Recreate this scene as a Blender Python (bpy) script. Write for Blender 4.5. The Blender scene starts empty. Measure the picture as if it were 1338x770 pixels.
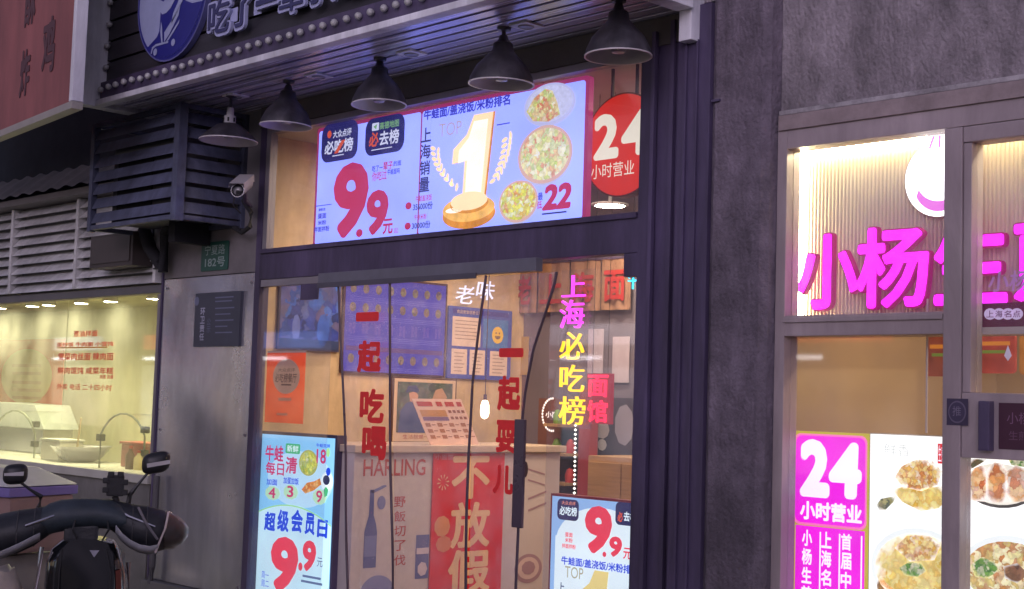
import bpy, bmesh, math, random
from mathutils import Matrix, Vector
random.seed(7)
R = math.radians
C = bpy.context.scene.collection
S = bpy.context.scene

# ---------------------------------------------------------------- camera
cam = bpy.data.cameras.new('camera')
cam.sensor_fit = 'HORIZONTAL'; cam.sensor_width = 36.0; cam.lens = 36.0 * 1850 / 1338
cam.clip_start = 0.05; cam.clip_end = 500
camo = bpy.data.objects.new('camera', cam); C.objects.link(camo)
yaw, pitch, roll = R(46.2), R(4.4), R(1.8)
fwd = Vector((-math.sin(yaw) * math.cos(pitch), math.cos(yaw) * math.cos(pitch), math.sin(pitch)))
rt = Vector((math.cos(yaw), math.sin(yaw), 0)); up = rt.cross(fwd)
r2 = rt * math.cos(roll) + up * math.sin(roll); u2 = up * math.cos(roll) - rt * math.sin(roll)
m3 = Matrix((r2, u2, -fwd)).transposed()
camo.matrix_world = Matrix.Translation((0, -5.0, 1.55)) @ m3.to_4x4()
S.camera = camo

# ---------------------------------------------------------------- dusk sky, the last of the sun behind cloud
SUN_EL, SUN_ROT = R(12), R(150)
W = bpy.data.worlds.new('World'); S.world = W; W.use_nodes = True
nt = W.node_tree
sky = nt.nodes.new('ShaderNodeTexSky'); sky.sky_type = 'NISHITA'; sky.sun_disc = False
sky.sun_elevation = SUN_EL; sky.sun_rotation = SUN_ROT; sky.air_density = 1.6; sky.dust_density = 4.0
hsv = nt.nodes.new('ShaderNodeHueSaturation'); hsv.inputs['Saturation'].default_value = 0.3
tint = nt.nodes.new('ShaderNodeMix'); tint.data_type = 'RGBA'; tint.blend_type = 'MULTIPLY'; tint.inputs['Factor'].default_value = 1
tint.inputs[7].default_value = (0.86, 0.80, 1.20, 1)
bg = nt.nodes['Background']; bg.inputs['Strength'].default_value = 0.13
nt.links.new(sky.outputs[0], hsv.inputs['Color']); nt.links.new(hsv.outputs[0], tint.inputs[6]); nt.links.new(tint.outputs[2], bg.inputs['Color'])
sun = bpy.data.lights.new('sun', 'SUN'); sun.energy = 0.02; sun.angle = R(25); sun.color = (1, 0.93, 0.88)
so = bpy.data.objects.new('sun', sun); C.objects.link(so)
sd = Vector((math.sin(SUN_ROT) * math.cos(SUN_EL), math.cos(SUN_ROT) * math.cos(SUN_EL), math.sin(SUN_EL + R(25))))
so.rotation_euler = sd.to_track_quat('Z', 'Y').to_euler()
S.view_settings.view_transform = 'Standard'; S.view_settings.look = 'None'
S.view_settings.exposure = 0.0; S.view_settings.gamma = 1
S.render.engine = 'CYCLES'
S.cycles.use_denoising = True
S.cycles.max_bounces = 8; S.cycles.transparent_max_bounces = 24
S.cycles.sample_clamp_indirect = 6.0
S.cycles.caustics_reflective = False; S.cycles.caustics_refractive = False

# ---------------------------------------------------------------- materials
_M = {}
def lin(c):
    return tuple((v / 255 / 12.92) if v / 255 <= 0.04045 else ((v / 255 + 0.055) / 1.055) ** 2.4 for v in c)
def mat(name, col, rough=0.6, metal=0.0, var=0.12, scale=6.0, bump=0.0, bscale=40.0, stretch=None, spec=0.5, coat=0.0, grime=0.0, gscale=1.2):
    if name in _M: return _M[name]
    m = bpy.data.materials.new(name); m.use_nodes = True; _M[name] = m
    t = m.node_tree; b = t.nodes['Principled BSDF']
    b.inputs['Roughness'].default_value = rough; b.inputs['Metallic'].default_value = metal
    b.inputs['Specular IOR Level'].default_value = spec; b.inputs['Coat Weight'].default_value = coat
    co = t.nodes.new('ShaderNodeTexCoord'); mp = t.nodes.new('ShaderNodeMapping')
    t.links.new(co.outputs['Object'], mp.inputs['Vector'])
    if stretch: mp.inputs['Scale'].default_value = stretch
    n = t.nodes.new('ShaderNodeTexNoise'); n.inputs['Scale'].default_value = scale; n.inputs['Detail'].default_value = 6; n.inputs['Roughness'].default_value = 0.65
    t.links.new(mp.outputs[0], n.inputs['Vector'])
    cr = t.nodes.new('ShaderNodeValToRGB')
    cr.color_ramp.elements[0].position = 0.3; cr.color_ramp.elements[1].position = 0.7
    cr.color_ramp.elements[0].color = (*[max(0, v * (1 - var)) for v in col], 1)
    cr.color_ramp.elements[1].color = (*[min(1, v * (1 + var)) for v in col], 1)
    t.links.new(n.outputs['Fac'], cr.inputs['Fac']); co_ = cr.outputs[0]
    if grime:         # broad runs of dirt and washed patches
        m2_ = t.nodes.new('ShaderNodeMapping'); m2_.inputs['Scale'].default_value = (1.0, 1.0, 0.22); t.links.new(co.outputs['Object'], m2_.inputs['Vector'])
        n3 = t.nodes.new('ShaderNodeTexNoise'); n3.inputs['Scale'].default_value = gscale * 4; n3.inputs['Detail'].default_value = 8; n3.inputs['Roughness'].default_value = 0.7; n3.inputs['Distortion'].default_value = 0.6
        t.links.new(m2_.outputs[0], n3.inputs['Vector'])
        n4 = t.nodes.new('ShaderNodeTexNoise'); n4.inputs['Scale'].default_value = gscale; n4.inputs['Detail'].default_value = 4; t.links.new(co.outputs['Object'], n4.inputs['Vector'])
        mg = t.nodes.new('ShaderNodeMath'); mg.operation = 'MULTIPLY'; t.links.new(n3.outputs['Fac'], mg.inputs[0]); t.links.new(n4.outputs['Fac'], mg.inputs[1])
        rg_ = t.nodes.new('ShaderNodeMapRange'); rg_.inputs['From Min'].default_value = 0.13; rg_.inputs['From Max'].default_value = 0.38; rg_.inputs['To Min'].default_value = 1 - grime; rg_.inputs['To Max'].default_value = 1 + grime * 0.7
        t.links.new(mg.outputs[0], rg_.inputs['Value'])
        vm_ = t.nodes.new('ShaderNodeVectorMath'); vm_.operation = 'SCALE'; t.links.new(co_, vm_.inputs[0]); t.links.new(rg_.outputs[0], vm_.inputs['Scale']); co_ = vm_.outputs[0]
    t.links.new(co_, b.inputs['Base Color'])
    mr = t.nodes.new('ShaderNodeMapRange'); mr.inputs['To Min'].default_value = max(0.02, rough - 0.1); mr.inputs['To Max'].default_value = min(1, rough + 0.1)
    t.links.new(n.outputs['Fac'], mr.inputs['Value']); t.links.new(mr.outputs[0], b.inputs['Roughness'])
    if bump:
        n2 = t.nodes.new('ShaderNodeTexNoise'); n2.inputs['Scale'].default_value = bscale; n2.inputs['Detail'].default_value = 5
        t.links.new(mp.outputs[0], n2.inputs['Vector'])
        bp = t.nodes.new('ShaderNodeBump'); bp.inputs['Strength'].default_value = bump; bp.inputs['Distance'].default_value = 0.02
        t.links.new(n2.outputs['Fac'], bp.inputs['Height']); t.links.new(bp.outputs[0], b.inputs['Normal'])
    return m
def emit(col, s=1.0, var=0.05, scale=3.0, lamp=False):
    """a lit print, lamp or neon tube; col in sRGB 0-255"""
    k = ('e', tuple(col), s, var, lamp)
    if k in _M: return _M[k]
    m = bpy.data.materials.new('lit'); m.use_nodes = True; _M[k] = m
    t = m.node_tree; b = t.nodes['Principled BSDF']; l = lin(col)
    b.inputs['Base Color'].default_value = (*[v * 0.5 for v in l], 1); b.inputs['Roughness'].default_value = 0.4
    co = t.nodes.new('ShaderNodeTexCoord'); n = t.nodes.new('ShaderNodeTexNoise'); n.inputs['Scale'].default_value = scale
    t.links.new(co.outputs['Object'], n.inputs['Vector'])
    cr = t.nodes.new('ShaderNodeValToRGB'); cr.color_ramp.elements[0].position = 0.3; cr.color_ramp.elements[1].position = 0.7
    cr.color_ramp.elements[0].color = (*[v * (1 - var) for v in l], 1); cr.color_ramp.elements[1].color = (*[v * (1 + var) for v in l], 1)
    t.links.new(n.outputs['Fac'], cr.inputs['Fac']); t.links.new(cr.outputs[0], b.inputs['Emission Color'])
    b.inputs['Emission Strength'].default_value = s
    if not lamp: m.cycles.emission_sampling = 'NONE'      # small print: seen, but not worth sampling as a lamp
    return m
def flat(col, rough=0.6, var=0.08):
    """a printed or painted colour that is not lit; col in sRGB"""
    k = ('f', tuple(col), rough)
    if k not in _M: _M[k] = mat('print_%d_%d_%d_%d' % (*col, rough * 100), lin(col), rough, 0, var, 8)
    return _M[k]
def food(name, cols, scale=40.0, s=0.0, fade=None):
    """picture of a dish: voronoi morsels in the given sRGB colours; lit when s > 0"""
    if name in _M: return _M[name]
    m = bpy.data.materials.new(name); m.use_nodes = True; _M[name] = m
    t = m.node_tree; b = t.nodes['Principled BSDF']; b.inputs['Roughness'].default_value = 0.5
    co = t.nodes.new('ShaderNodeTexCoord'); v = t.nodes.new('ShaderNodeTexVoronoi'); v.inputs['Scale'].default_value = scale
    n = t.nodes.new('ShaderNodeTexNoise'); n.inputs['Scale'].default_value = scale * 0.8; n.inputs['Detail'].default_value = 3
    t.links.new(co.outputs['Object'], n.inputs['Vector'])
    wn_ = t.nodes.new('ShaderNodeTexNoise'); wn_.inputs['Scale'].default_value = scale * 1.1; wn_.inputs['Detail'].default_value = 3; t.links.new(co.outputs['Object'], wn_.inputs['Vector'])
    wa = t.nodes.new('ShaderNodeVectorMath'); wa.operation = 'MULTIPLY_ADD'; wa.inputs[1].default_value = (2.2 / scale,) * 3
    t.links.new(wn_.outputs['Color'], wa.inputs[0]); t.links.new(co.outputs['Object'], wa.inputs[2])
    t.links.new(wa.outputs[0], v.inputs['Vector']); v.inputs['Randomness'].default_value = 1.0
    sep = t.nodes.new('ShaderNodeSeparateColor'); t.links.new(v.outputs['Color'], sep.inputs[0])
    cr = t.nodes.new('ShaderNodeValToRGB'); cr.color_ramp.interpolation = 'LINEAR'
    while len(cr.color_ramp.elements) < len(cols): cr.color_ramp.elements.new(0.5)
    for i, c in enumerate(cols):
        cr.color_ramp.elements[i].position = i / max(1, len(cols) - 1); cr.color_ramp.elements[i].color = (*lin(c), 1)
    t.links.new(sep.outputs[0], cr.inputs['Fac'])
    dk = t.nodes.new('ShaderNodeMapRange'); dk.inputs['From Min'].default_value = 0.0; dk.inputs['From Max'].default_value = 0.6
    dk.inputs['To Min'].default_value = 1.08; dk.inputs['To Max'].default_value = 0.72
    t.links.new(v.outputs['Distance'], dk.inputs['Value'])
    mx = t.nodes.new('ShaderNodeVectorMath'); mx.operation = 'SCALE'
    t.links.new(cr.outputs[0], mx.inputs[0]); t.links.new(dk.outputs[0], mx.inputs['Scale'])
    ov = t.nodes.new('ShaderNodeMix'); ov.data_type = 'RGBA'; ov.blend_type = 'OVERLAY'; ov.inputs['Factor'].default_value = 0.5
    t.links.new(mx.outputs[0], ov.inputs[6]); t.links.new(n.outputs['Color'], ov.inputs[7])
    t.links.new(ov.outputs[2], b.inputs['Base Color'])
    m.cycles.emission_sampling = 'NONE'
    if fade:          # the dish melts into its bright backdrop along an uneven edge
        vs = t.nodes.new('ShaderNodeVectorMath'); vs.operation = 'SUBTRACT'; vs.inputs[1].default_value = (0.5, 0.5, 0.5)
        t.links.new(co.outputs['Generated'], vs.inputs[0])
        fl = t.nodes.new('ShaderNodeVectorMath'); fl.operation = 'MULTIPLY'; fl.inputs[1].default_value = (1, 0, 1); t.links.new(vs.outputs[0], fl.inputs[0])
        ln = t.nodes.new('ShaderNodeVectorMath'); ln.operation = 'LENGTH'; t.links.new(fl.outputs[0], ln.inputs[0])
        ad = t.nodes.new('ShaderNodeMath'); ad.operation = 'MULTIPLY_ADD'; ad.inputs[1].default_value = 0.35; t.links.new(n.outputs['Fac'], ad.inputs[0]); t.links.new(ln.outputs['Value'], ad.inputs[2])
        fm = t.nodes.new('ShaderNodeMapRange'); fm.inputs['From Min'].default_value = 0.56; fm.inputs['From Max'].default_value = 0.70; t.links.new(ad.outputs[0], fm.inputs['Value'])
        fx = t.nodes.new('ShaderNodeMix'); fx.data_type = 'RGBA'; fx.inputs[7].default_value = (*[v * 1.25 for v in lin(fade)], 1)
        t.links.new(fm.outputs[0], fx.inputs['Factor']); t.links.new(mx.outputs[0], fx.inputs[6]); mx = fx; mxo = fx.outputs[2]
    else: mxo = mx.outputs[0]
    if s: t.links.new(mxo, b.inputs['Emission Color']); b.inputs['Emission Strength'].default_value = s
    return m
def glass(name, tint=(1, 1, 1), refl=1.0, veil=0.0, veilcol=(1, 1, 1), rough=0.03, bump=0.0, bscale=3.0, through=0.5):
    """thin clear sheet: see-through, with a mirror share that grows at grazing angles and a share of veil colour (smears, painted haze)"""
    if name in _M: return _M[name]
    m = bpy.data.materials.new(name); m.use_nodes = True; _M[name] = m
    t = m.node_tree; t.nodes.remove(t.nodes['Principled BSDF']); out = t.nodes['Material Output']
    tr = t.nodes.new('ShaderNodeBsdfTransparent'); tr.inputs['Color'].default_value = (*tint, 1)
    gl = t.nodes.new('ShaderNodeBsdfGlossy'); gl.inputs['Roughness'].default_value = rough
    df = t.nodes.new('ShaderNodeBsdfDiffuse'); df.inputs['Color'].default_value = (*veilcol, 1)
    tl = t.nodes.new('ShaderNodeBsdfTranslucent'); tl.inputs['Color'].default_value = (*veilcol, 1)
    co = t.nodes.new('ShaderNodeTexCoord'); n = t.nodes.new('ShaderNodeTexNoise'); n.inputs['Scale'].default_value = bscale; n.inputs['Detail'].default_value = 4
    t.links.new(co.outputs['Object'], n.inputs['Vector'])
    vm = t.nodes.new('ShaderNodeMapRange'); vm.inputs['From Min'].default_value = 0.3; vm.inputs['From Max'].default_value = 0.75
    vm.inputs['To Min'].default_value = veil * 0.4; vm.inputs['To Max'].default_value = veil * 1.6
    t.links.new(n.outputs['Fac'], vm.inputs['Value'])
    dm = t.nodes.new('ShaderNodeMixShader'); dm.inputs[0].default_value = through
    t.links.new(df.outputs[0], dm.inputs[1]); t.links.new(tl.outputs[0], dm.inputs[2])
    m1 = t.nodes.new('ShaderNodeMixShader'); t.links.new(vm.outputs[0], m1.inputs[0]); t.links.new(tr.outputs[0], m1.inputs[1]); t.links.new(dm.outputs[0], m1.inputs[2])
    fr = t.nodes.new('ShaderNodeFresnel'); gm = t.nodes.new('ShaderNodeNewGeometry')
    io = t.nodes.new('ShaderNodeMapRange'); io.inputs['To Min'].default_value = 1.45; io.inputs['To Max'].default_value = 1 / 1.45   # a thin sheet mirrors alike from both sides
    t.links.new(gm.outputs['Backfacing'], io.inputs['Value']); t.links.new(io.outputs[0], fr.inputs['IOR'])
    ml = t.nodes.new('ShaderNodeMath'); ml.operation = 'MULTIPLY'; ml.inputs[1].default_value = refl
    t.links.new(fr.outputs[0], ml.inputs[0])
    m2 = t.nodes.new('ShaderNodeMixShader'); t.links.new(ml.outputs[0], m2.inputs[0]); t.links.new(m1.outputs[0], m2.inputs[1]); t.links.new(gl.outputs[0], m2.inputs[2])
    if bump:
        bp = t.nodes.new('ShaderNodeBump'); bp.inputs['Strength'].default_value = bump; bp.inputs['Distance'].default_value = 0.05
        t.links.new(n.outputs['Fac'], bp.inputs['Height']); t.links.new(bp.outputs[0], gl.inputs['Normal'])
    t.links.new(m2.outputs[0], out.inputs['Surface'])
    return m

DARK = mat('dark_metal', (0.076, 0.058, 0.115), 0.5, 0, 0.35, 5, 0.08, 60, (1, 1, 0.15), grime=0.35, gscale=1.5)
DARKW = mat('dark_slat', (0.030, 0.028, 0.036), 0.5, 0, 0.25, 5, 0.1, 30, (0.2, 4, 4))
SOFF = mat('soffit_slat', (0.62, 0.60, 0.74), 0.26, 0.35, 0.2, 5, 0.05, 30, (0.2, 4, 4))
BLACK = mat('black_cavity', (0.012, 0.012, 0.016), 0.8, 0, 0.2, 5)
WHITEP = mat('white_trim', (0.70, 0.70, 0.74), 0.45, 0, 0.2, 3, 0.05, 20, (1, 1, 0.3), grime=0.3, gscale=1.5)
STEEL = mat('brushed_steel', (0.52, 0.51, 0.55), 0.25, 0.75, 0.12, 1.4, 0.02, 50, grime=0.25, gscale=1.2)
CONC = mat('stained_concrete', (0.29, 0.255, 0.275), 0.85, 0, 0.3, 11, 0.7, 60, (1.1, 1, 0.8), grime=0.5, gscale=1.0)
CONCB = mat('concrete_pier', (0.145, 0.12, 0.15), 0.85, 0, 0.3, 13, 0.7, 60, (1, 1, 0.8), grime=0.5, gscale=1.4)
ALU = mat('grey_aluminium', (0.26, 0.24, 0.26), 0.42, 0.25, 0.15, 4, 0.04, 30, (1, 1, 0.2))
LOUV = mat('grey_louvre', (0.66, 0.66, 0.65), 0.42, 0.15, 0.2, 5, 0.06, 20, (0.3, 2, 2), grime=0.4, gscale=1.5)
BLUEG = mat('cage_slat', (0.080, 0.090, 0.145), 0.55, 0.1, 0.25, 5, 0.06, 20, (0.3, 2, 2), grime=0.5, gscale=2.0)
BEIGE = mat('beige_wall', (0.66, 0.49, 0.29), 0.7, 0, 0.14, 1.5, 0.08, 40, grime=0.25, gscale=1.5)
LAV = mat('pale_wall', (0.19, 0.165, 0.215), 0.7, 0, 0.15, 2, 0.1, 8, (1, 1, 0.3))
WOOD = mat('light_wood', (0.45, 0.28, 0.13), 0.55, 0, 0.25, 5, 0.05, 20, (0.3, 1, 4))
CEIL = mat('ceiling_paint', (0.55, 0.50, 0.44), 0.8, 0, 0.06, 2)
FLOORT = mat('floor_tile', (0.22, 0.19, 0.17), 0.35, 0, 0.2, 4)
CREAM = mat('kitchen_wall', (0.66, 0.62, 0.39), 0.5, 0, 0.1, 1.5, grime=0.2)
WHITEC = mat('counter_panel', (0.62, 0.55, 0.52), 0.45, 0, 0.05, 2)
BROWNW = mat('brown_room_wall', (0.33, 0.255, 0.175), 0.7, 0, 0.08, 1.5)
TILEG = mat('grey_plinth', (0.16, 0.155, 0.15), 0.5, 0, 0.25, 6, 0.1, 30)
PAVE = mat('paving', (0.13, 0.125, 0.12), 0.55, 0, 0.3, 9, 0.2, 40)
ASPH = mat('asphalt', (0.05, 0.05, 0.052), 0.6, 0, 0.3, 12, 0.3, 80)
RUB = mat('black_rubber', (0.018, 0.018, 0.02), 0.65, 0, 0.2, 10, 0.1, 40)
GLASS = glass('shop_glass', (0.93, 0.94, 0.97), 0.85, 0.045, (0.75, 0.75, 0.9), bscale=5)
KGLASS = glass('hazy_kitchen_glass', (0.93, 0.95, 0.92), 0.9, 0.11, (0.85, 0.85, 0.75), bscale=2.5, through=0.7)  # glow haze over the lit kitchen is put into the pane's veil
PVC = glass('pvc_curtain', (0.93, 0.91, 0.96), 0.7, 0.19, (0.74, 0.70, 0.92), 0.12, 0.6, 5)  # doorway haze and screen reflection put into the lavender veil colour

def film(col):
    """thin coloured sheet that also glows with the light behind it; col in sRGB"""
    return glass('film_%d_%d_%d' % col, lin(col), 0.15, 2.4, lin(col), 0.3, through=0.8)

# ---------------------------------------------------------------- mesh helpers
class MB:
    def __init__(s): s.v = []; s.f = []
    def add(s, vs, fs):
        o = len(s.v); s.v += [tuple(p) for p in vs]; s.f += [tuple(i + o for i in f) for f in fs]; return s
    def box(s, x0, x1, y0, y1, z0, z1):
        return s.add([(x0, y0, z0), (x1, y0, z0), (x1, y1, z0), (x0, y1, z0), (x0, y0, z1), (x1, y0, z1), (x1, y1, z1), (x0, y1, z1)],
                     [(0, 3, 2, 1), (4, 5, 6, 7), (0, 1, 5, 4), (1, 2, 6, 5), (2, 3, 7, 6), (3, 0, 4, 7)])
    def prism(s, poly, y0, y1):
        """poly in (x, z), seen from -y, extruded from y0 (front) to y1"""
        n = len(poly)
        vs = [(x, y0, z) for x, z in poly] + [(x, y1, z) for x, z in poly]
        fs = [tuple(range(n)), tuple(range(2 * n - 1, n - 1, -1))] + [(i, i + n, (i + 1) % n + n, (i + 1) % n) for i in range(n)]
        return s.add(vs, fs)
    def tube(s, pts, r, n=8, cap=True):
        pts = [Vector(p) for p in pts]; rs = r if isinstance(r, (list, tuple)) else [r] * len(pts); vs = []; fs = []
        for i, p in enumerate(pts):
            d = (pts[min(i + 1, len(pts) - 1)] - pts[max(i - 1, 0)]).normalized()
            a = d.cross(Vector((0, 0, 1)));
            if a.length < 0.05: a = d.cross(Vector((0, 1, 0)))
            a.normalize(); b = d.cross(a)
            for k in range(n):
                t = 2 * math.pi * k / n; vs.append(p + (a * math.cos(t) + b * math.sin(t)) * rs[i])
        for i in range(len(pts) - 1):
            for k in range(n): fs.append((i * n + k, i * n + (k + 1) % n, (i + 1) * n + (k + 1) % n, (i + 1) * n + k))
        if cap: fs.append(tuple(range(n - 1, -1, -1))); fs.append(tuple((len(pts) - 1) * n + k for k in range(n)))
        return s.add(vs, fs)
    def lathe(s, prof, c=(0, 0, 0), n=24):
        """prof: (radius, z) list, turned about z"""
        vs = []; fs = []
        for r, z in prof:
            for k in range(n):
                t = 2 * math.pi * k / n; vs.append((c[0] + r * math.cos(t), c[1] + r * math.sin(t), c[2] + z))
        for i in range(len(prof) - 1):
            for k in range(n): fs.append((i * n + k, i * n + (k + 1) % n, (i + 1) * n + (k + 1) % n, (i + 1) * n + k))
        return s.add(vs, fs)
    def loft(s, rings, cap=True):
        n = len(rings[0]); vs = [p for r in rings for p in r]; fs = []
        for i in range(len(rings) - 1):
            for k in range(n): fs.append((i * n + k, i * n + (k + 1) % n, (i + 1) * n + (k + 1) % n, (i + 1) * n + k))
        if cap: fs.append(tuple(range(n - 1, -1, -1))); fs.append(tuple((len(rings) - 1) * n + k for k in range(n)))
        return s.add(vs, fs)
    def build(s, name, m, parent=None, smooth=False, bevel=0.0, local=False, seg=2):
        me = bpy.data.meshes.new(name); vs = s.v
        if parent is not None and not local:
            inv = root_matrix(parent).inverted(); vs = [inv @ Vector(p) for p in vs]
        me.from_pydata([tuple(p) for p in vs], [], s.f); me.validate()
        bm = bmesh.new(); bm.from_mesh(me)
        bmesh.ops.recalc_face_normals(bm, faces=bm.faces)
        if bevel: bmesh.ops.bevel(bm, geom=[e for e in bm.edges if e.is_manifold and e.calc_face_angle(0) > 0.5], offset=bevel, segments=seg, profile=0.7, affect='EDGES')
        bm.to_mesh(me); bm.free()
        if smooth:
            for p in me.polygons: p.use_smooth = True
            me.set_sharp_from_angle(angle=R(40))
        me.materials.append(m)
        o = bpy.data.objects.new(name, me); C.objects.link(o)
        if parent is not None: o.parent = parent
        return o
def root_matrix(o):
    mt = Matrix.LocRotScale(o.location, o.rotation_euler.to_quaternion(), o.scale)
    return root_matrix(o.parent) @ mt if o.parent else mt
def tag(o, label, cat, group=None):
    o['label'] = label; o['category'] = cat
    if group: o['group'] = group
    return o
def thing(name, label, cat, loc=(0, 0, 0), rz=0.0, group=None):
    o = bpy.data.objects.new(name, None); C.objects.link(o); o.empty_display_size = 0.1
    o.location = loc; o.rotation_euler = (0, 0, rz)
    return tag(o, label, cat, group)
def bx(name, m, parent, x0, x1, y0, y1, z0, z1, bevel=0.0):
    return MB().box(x0, x1, y0, y1, z0, z1).build(name, m, parent, bevel=bevel)
def dup(o, loc=None, rz=None, label=None, parent=None):
    c = o.copy(); C.objects.link(c)
    if parent is not None: c.parent = parent
    if loc is not None: c.location = loc
    if rz is not None: c.rotation_euler = (0, 0, rz)
    if label: c['label'] = label
    for ch in [x for x in bpy.data.objects if x.parent == o]: dup(ch, parent=c)
    return c
def rrect(x0, z0, x1, z1, r, n=5):
    p = []
    for cx, cz, a0 in ((x1 - r, z1 - r, 0), (x0 + r, z1 - r, 90), (x0 + r, z0 + r, 180), (x1 - r, z0 + r, 270)):
        for k in range(n + 1):
            a = R(a0 + 90 * k / n); p.append((cx + r * math.cos(a), cz + r * math.sin(a)))
    return p[::-1]
def ell(cx, cz, rx, rz, n=32, a0=0, a1=360):
    return [(cx + rx * math.cos(R(a0 + (a1 - a0) * k / n)), cz + rz * math.sin(R(a0 + (a1 - a0) * k / n))) for k in range(n)]

_G = {}
def glyph_mesh(text, bold, depth):
    k = (text, bold, depth)
    if k in _G: return _G[k]
    c = bpy.data.curves.new('lettering', 'FONT'); c.body = text; c.fill_mode = 'BOTH' if depth else 'FRONT'
    c.resolution_u = 3; c.extrude = 0.5 if depth else 0
    o = bpy.data.objects.new('lettering', c); C.objects.link(o)
    bpy.context.view_layer.update()
    me = bpy.data.meshes.new_from_object(o.evaluated_get(bpy.context.evaluated_depsgraph_get()))
    bpy.data.objects.remove(o); bpy.data.curves.remove(c)
    vs = [v.co.copy() for v in me.vertices]; fs = [tuple(p.vertices) for p in me.polygons]
    bpy.data.meshes.remove(me)
    if bold > 0:      # heavier strokes: the same outline spread a little to all sides
        b = bold; n = 16 if bold > 0.03 and len(text) <= 2 else 8; v0, f0 = vs, fs; vs, fs = list(v0), list(fs)
        for q in range(n):
            a = 2 * math.pi * q / n; o = len(vs); dz = 0.096 * (q + 1) / n
            vs += [Vector((v.x + b * math.cos(a), v.y + b * math.sin(a), v.z * (1 - dz) if depth else v.z - dz)) for v in v0]
            fs += [tuple(i + o for i in f) for f in f0]
    _G[k] = (vs, fs); return _G[k]

class Sign:
    """a flat thing with print on it. Print is given in (a, z): a is world x (rz=0, faces the street)
    or world y (rz=90 deg, faces right); lay = how many millimetres proud of the front"""
    def __init__(s, name, label, cat, plane, a0, z0, rz=0.0, group=None):
        s.rz = rz; s.a0 = a0; s.z0 = z0
        loc = (a0, plane, z0) if abs(rz) < 1 else (plane, a0, z0)
        s.root = thing(name, label, cat, loc, rz, group)
    def poly(s, name, pts, m, lay=0.0, th=0.0, parent=None):
        y = -0.0015 * lay
        pts = [(a - s.a0, z - s.z0) for a, z in pts]
        if th:
            return MB().prism(pts, y, y + th).build(name, m, parent or s.root, local=True)
        return MB().add([(a, y, z) for a, z in pts], [tuple(range(len(pts)))]).build(name, m, parent or s.root, local=True)
    def rect(s, name, b, m, lay=0.0, th=0.0, r=0.0, parent=None):
        p = rrect(*b, r) if r else [(b[0], b[1]), (b[0], b[3]), (b[2], b[3]), (b[2], b[1])]
        return s.poly(name, p, m, lay, th, parent)
    def disc(s, name, b, m, lay=0.0, th=0.0, n=36, parent=None):
        return s.poly(name, ell((b[0] + b[2]) / 2, (b[1] + b[3]) / 2, (b[2] - b[0]) / 2, (b[3] - b[1]) / 2, n)[::-1], m, lay, th, parent)
    def text(s, t, b, m, lay=1.0, bold=0.0, th=0.0, slant=0.0, name='lettering', parent=None, box=None):
        vs, fs = glyph_mesh(t, bold, th > 0)
        x0 = min(v.x for v in vs); x1 = max(v.x for v in vs); y0 = min(v.y for v in vs); y1 = max(v.y for v in vs)
        if box: x0, x1, y0, y1 = box
        sx = (b[2] - b[0]) / max(1e-6, x1 - x0); sz = (b[3] - b[1]) / max(1e-6, y1 - y0)
        w = [(b[0] - s.a0 + (v.x - x0) * sx + slant * (v.y - y0) * sz, -0.0015 * lay - ((v.z + 0.5) * th if th else v.z * 0.004), b[1] - s.z0 + (v.y - y0) * sz) for v in vs]
        return MB().add(w, fs).build(name, m, parent or s.root, local=True)
    def column(s, t, b, m, **k):
        """characters one below the other"""
        h = (b[3] - b[1]) / len(t)
        for i, ch in enumerate(t):
            s.text(ch, (b[0], b[3] - (i + 0.94) * h, b[2], b[3] - (i + 0.06) * h), m, **k)

# ---------------------------------------------------------------- survey: where a line of sight from the camera meets a wall, so that things stand on their real planes
CAMP = Vector((0, -5.0, 1.55)); FPX = 1850.0
LAMP_S, KIT_S, SCR_S, RND_S, BOX_S, TV_S, NEON_S, LED_S, EMB_S, MAG_S, B24_S, FOOD_S, DUMP_S = 215.0, 1000.0, 1.9, 0.9, 1.0, 0.6, 2.2, 75.0, 2.6, 1.9, 1.05, 1.35, 250.0
PRT_S = 2.2
def _ray(x, y): return r2 * ((x - 669) / FPX) - u2 * ((y - 385) / FPX) + fwd
def atd(x, y, t): return tuple(CAMP + _ray(x, y) * t)
def PP3(Y, x, y):
    v = _ray(x, y); return tuple(CAMP + v * ((Y - CAMP.y) / v.y))
def PP(Y, x, y):
    p = PP3(Y, x, y); return (p[0], p[2])
def PPL(Y, x, y, z):
    p = PP3(Y, x, y); return (p[0], Y, z)
def PPL2(Y, xs, yt):
    a, b = PP3(Y, xs[0], yt), PP3(Y, xs[1], yt); return (a[0], b[0], (a[2] + b[2]) / 2)
def PPZ(Z, x, y):
    v = _ray(x, y); p = CAMP + v * ((Z - CAMP.z) / v.z); return (p.x, p.y)
def PPX3(X, x, y):
    v = _ray(x, y); return tuple(CAMP + v * ((X - CAMP.x) / v.x))
def PPX(X, x, y):
    p = PPX3(X, x, y); return (p[1], p[2])
def PXY(Y, x0, y0, x1, y1):
    xm, ym = (x0 + x1) / 2, (y0 + y1) / 2
    return (PP(Y, x0, ym)[0], PP(Y, xm, y1)[1], PP(Y, x1, ym)[0], PP(Y, xm, y0)[1])
def PXX(X, x0, y0, x1, y1):
    xm, ym = (x0 + x1) / 2, (y0 + y1) / 2
    return (PPX(X, x0, ym)[0], PPX(X, xm, y1)[1], PPX(X, x1, ym)[0], PPX(X, xm, y0)[1])

# ================================================================ the setting
g = MB().box(-60, 60, -60, 60, -0.5, -0.15).build('road', ASPH); g['kind'] = 'structure'
pv = MB().box(-40, 30, -4.2, 0.02, -0.15, -0.012).build('pavement', TILEG); pv['kind'] = 'structure'
kb = MB().box(-40, 30, -4.35, -4.2, -0.15, 0.0).build('kerb', CONC); kb['kind'] = 'structure'
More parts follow.
